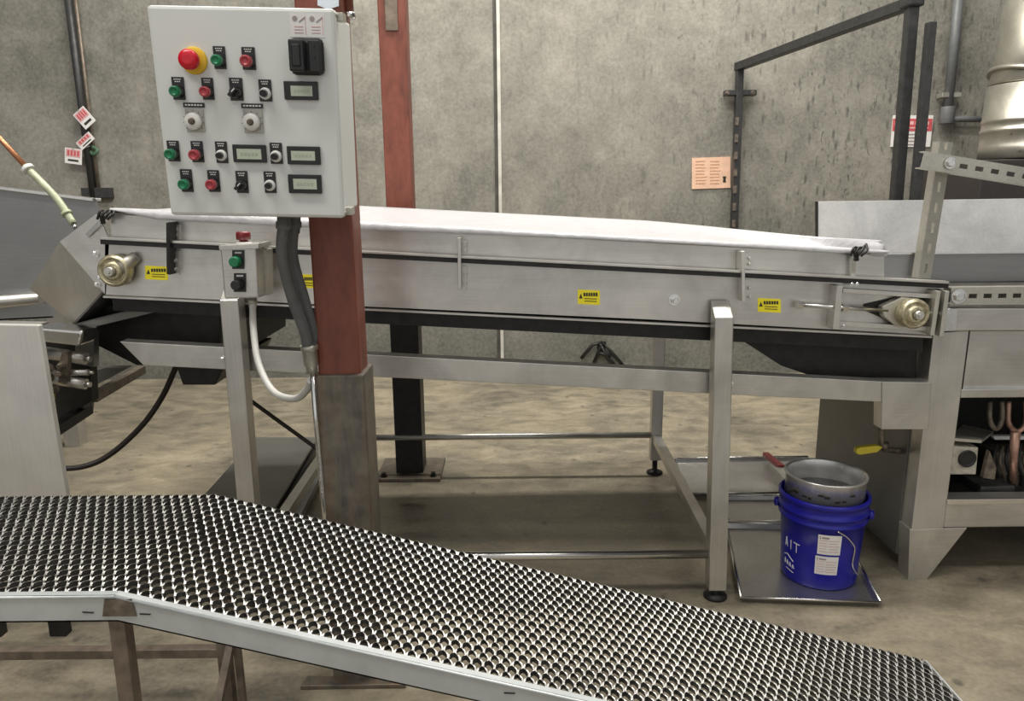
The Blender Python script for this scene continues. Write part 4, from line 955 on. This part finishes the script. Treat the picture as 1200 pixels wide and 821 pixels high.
# ------------------------------------------------------------------ walkway with serrated grating
kn = W(151, 699, 1.24); kf = W(243, 574, 1.72)
y0w, y1w = 1.24, 1.72
xk = (kn.x+kf.x)/2; zk = (kn.z+kf.z)/2
eR = W(1085, 770, 1.72); 
xe = eR.x; ze = eR.z
sl = (ze-zk)/(xe-xk)
xl = -1.75
def wz(x): return zk if x < xk else zk+sl*(x-xk)
wk = thing('walkway', 'serrated steel grating walkway in the foreground, level at left then ramping down right', 'walkway', ((xl+xe)/2, 1.48, 0))
pitch = 0.0225; hp = pitch/2; nper = 11; per = (y1w-y0w)/nper
tx = (xe-xl); ncol = int(tx/hp)
me_bm = bmesh.new()
wk_r = random.Random(5)
NS = 8
for c in range(ncol):
    xc = xl+hp*(c+0.5); sg_ = 1 if c % 2 else -1
    prev = None; th = 0.0017; hgt = 0.010
    sl_ = 0 if xc < xk else sl
    for k in range(nper*NS+1):
        t = k/NS; y = y0w+per*t
        tf = t % 1.0; tri = 1-4*abs(tf-round(tf)); ph = 0.55*tri+0.45*math.cos(2*PI*t)
        x = xc+sg_*hp*0.49*ph
        # strand tilts and its top is saw-toothed, bond points pressed low
        tooth = 0.0035*abs(math.sin(2*PI*t))+0.0012*math.sin(4*PI*t)
        z = wz(x)-0.006+tooth
        lean = 0.0008*sg_
        wdt = th*(1.25 if abs(ph) > 0.8 else 0.8)
        ring = [me_bm.verts.new((x-wdt+lean, y, z-0.0)), me_bm.verts.new((x+wdt+lean, y, z)), me_bm.verts.new((x+wdt-lean, y, z-hgt)), me_bm.verts.new((x-wdt-lean, y, z-hgt))]
        if prev:
            for i in range(4):
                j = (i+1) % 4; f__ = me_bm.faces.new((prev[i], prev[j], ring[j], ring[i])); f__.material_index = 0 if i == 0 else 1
        else: me_bm.faces.new(ring)
        prev = ring
    me_bm.faces.new(prev[::-1])
gb_ = B(); gb_.bm.free(); gb_.bm = me_bm
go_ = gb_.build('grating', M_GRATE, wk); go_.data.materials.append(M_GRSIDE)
def rail_pts(y): return [V((xl, y, zk)), V((xk, y, zk)), V((xe, y, ze))]
def channel(y, dirn, name='side_channel'):
    b = B(); hgt = 0.052
    for p0, p1 in zip(rail_pts(y), rail_pts(y)[1:]):
        b.poly([p0, p1, p1+V((0, 0, -hgt)), p0+V((0, 0, -hgt))], (0, 0.004*dirn, 0))
        b.poly([p0, p1, p1+V((0, 0.018*dirn, 0)), p0+V((0, 0.018*dirn, 0))], (0, 0, -0.003))
        b.poly([p0+V((0, 0, -hgt)), p1+V((0, 0, -hgt)), p1+V((0, 0.03*dirn, -hgt)), p0+V((0, 0.03*dirn, -hgt))], (0, 0, 0.003))
        b.tube([p0+V((0, 0, -0.002)), p1+V((0, 0, -0.002))], 0.003, 8)
    return b.build(name, M_RAIL, wk)
channel(y0w-0.004, 1); channel(y1w-0.006, -1) if False else None
b = B()
for p0, p1 in zip(rail_pts(y1w), rail_pts(y1w)[1:]):
    b.poly([p0+V((0, 0.004, -0.012)), p1+V((0, 0.004, -0.012)), p1+V((0, 0.004, -0.05)), p0+V((0, 0.004, -0.05))], (0, -0.004, 0))
b.build('side_channel', M_RAIL, wk)
B().box((xe, (y0w+y1w)/2, ze-0.03), (0.004, y1w-y0w, 0.045)).build('end_plate', M_RAIL, wk)
B().plate([(-80, 722), (72, 724), (72, 727.5), (-80, 726)], y0w+0.002, y0w+0.03).build('splice', M_RAIL, wk)
B().plate([(122, 702), (154, 702), (160, 722), (120, 722)], y0w-0.0065, y0w-0.004).build('weld_patch', M_GRIME, wk, 'stained weld patch at the bend')
for (x, y) in ((103, 716.5), (170, 718.5), (597, 811)):
    B().plate([(x-7, y), (x+7, y+0.6), (x+6, y+2), (x-6, y+1.6)], y0w-0.0052, y0w-0.0035).build('slot_hole', M_BLKINK, wk)
# stand under the bend
lx = W(142, 722, y0w+0.02)
B().beam(V((lx.x, y0w+0.016, zk-0.05)), V((lx.x-0.003, y0w+0.016, 0.0)), 0.03, 0.03, (0, 1, 0)).build('leg', M_RUSTTUBE, wk, bevel=0.002)
B().beam(V((lx.x, y1w-0.03, zk-0.05)), V((lx.x, y1w-0.03, 0.0)), 0.03, 0.03, (0, 1, 0)).build('leg', M_RUSTTUBE, wk, bevel=0.002)
for xx in (xl+0.1,):
    for yy in (y0w+0.016, y1w-0.03): B().beam(V((xx, yy, zk-0.05)), V((xx, yy, 0.0)), 0.03, 0.03, (0, 1, 0)).build('leg', M_RUSTTUBE, wk, bevel=0.002)
for yy in (y0w+0.016, y1w-0.03): B().beam(V((xe-0.12, yy, wz(xe-0.12)-0.04)), V((xe-0.12, yy, 0)), 0.03, 0.03, (0, 1, 0)).build('leg', M_RUSTTUBE, wk, bevel=0.002)
zbr = W(100, 764, y1w-0.03).z
B().beam(V((xl+0.1, y1w-0.03, zbr)), V((W(272, 757, y1w-0.03).x, y1w-0.03, zbr)), 0.025, 0.025).build('brace', M_RUSTTUBE, wk, bevel=0.002)
r1 = W(276, 750, y1w-0.03)
B().beam(V((r1.x, y1w-0.03, wz(r1.x)-0.04)), V((r1.x+0.004, y1w-0.03, 0.0)), 0.016, 0.016, (0, 1, 0)).build('leg', M_RUSTTUBE, wk)
B().beam(W(270, 757, y1w-0.04), V((W(236, 830, 1.5).x, 1.5, 0.01)), 0.018, 0.018).build('brace', M_RUSTTUBE, wk)

# ------------------------------------------------------------------ light
wd = bpy.data.worlds.new('world'); SC.world = wd; wd.use_nodes = True
wn = wd.node_tree; bg = wn.nodes['Background']
tc = wn.nodes.new('ShaderNodeTexCoord'); dp = wn.nodes.new('ShaderNodeVectorMath'); dp.operation = 'DOT_PRODUCT'
dp.inputs[1].default_value = (0.0, -0.98, 0.2); wn.links.new(tc.outputs['Generated'], dp.inputs[0])
wc = ramp(wn, dp.outputs['Value'], [(0.0, (0.035, 0.035, 0.035)), (0.3, (0.05, 0.05, 0.05)), (0.55, (0.13, 0.13, 0.13)), (0.9, (0.55, 0.55, 0.54))])
wn.links.new(wc, bg.inputs[0]); bg.inputs[1].default_value = 1.0     # unseen glow behind the camera, added to brighten the steel fronts
def lamp(name, loc, sx, sy, power, rot=(0, 0, 0), col=(1, 0.965, 0.89)):
    l = bpy.data.lights.new(name, 'AREA'); l.shape = 'RECTANGLE'; l.size = sx; l.size_y = sy; l.energy = power; l.color = col
    o = bpy.data.objects.new(name, l); COL.objects.link(o); o.location = loc; o.rotation_euler = rot
lamp('ceiling_lamp', (0.2, 2.55, 4.8), 2.8, 0.3, 125)
lamp('ceiling_lamp_rear', (0.2, 4.3, 4.9), 4.5, 0.35, 150)
lamp('ceiling_lamp_front', (-1.8, 0.3, 4.7), 2.4, 0.5, 72, (math.radians(22), 0, 0))
lamp('ceiling_lamp_front', (1.9, 0.3, 4.7), 2.4, 0.5, 34, (math.radians(22), 0, 0))
SC.view_settings.view_transform = 'Standard'; SC.view_settings.look = 'None'
SC.view_settings.gamma = 1; SC.view_settings.use_curve_mapping = False
SC.view_settings.exposure = 0.3
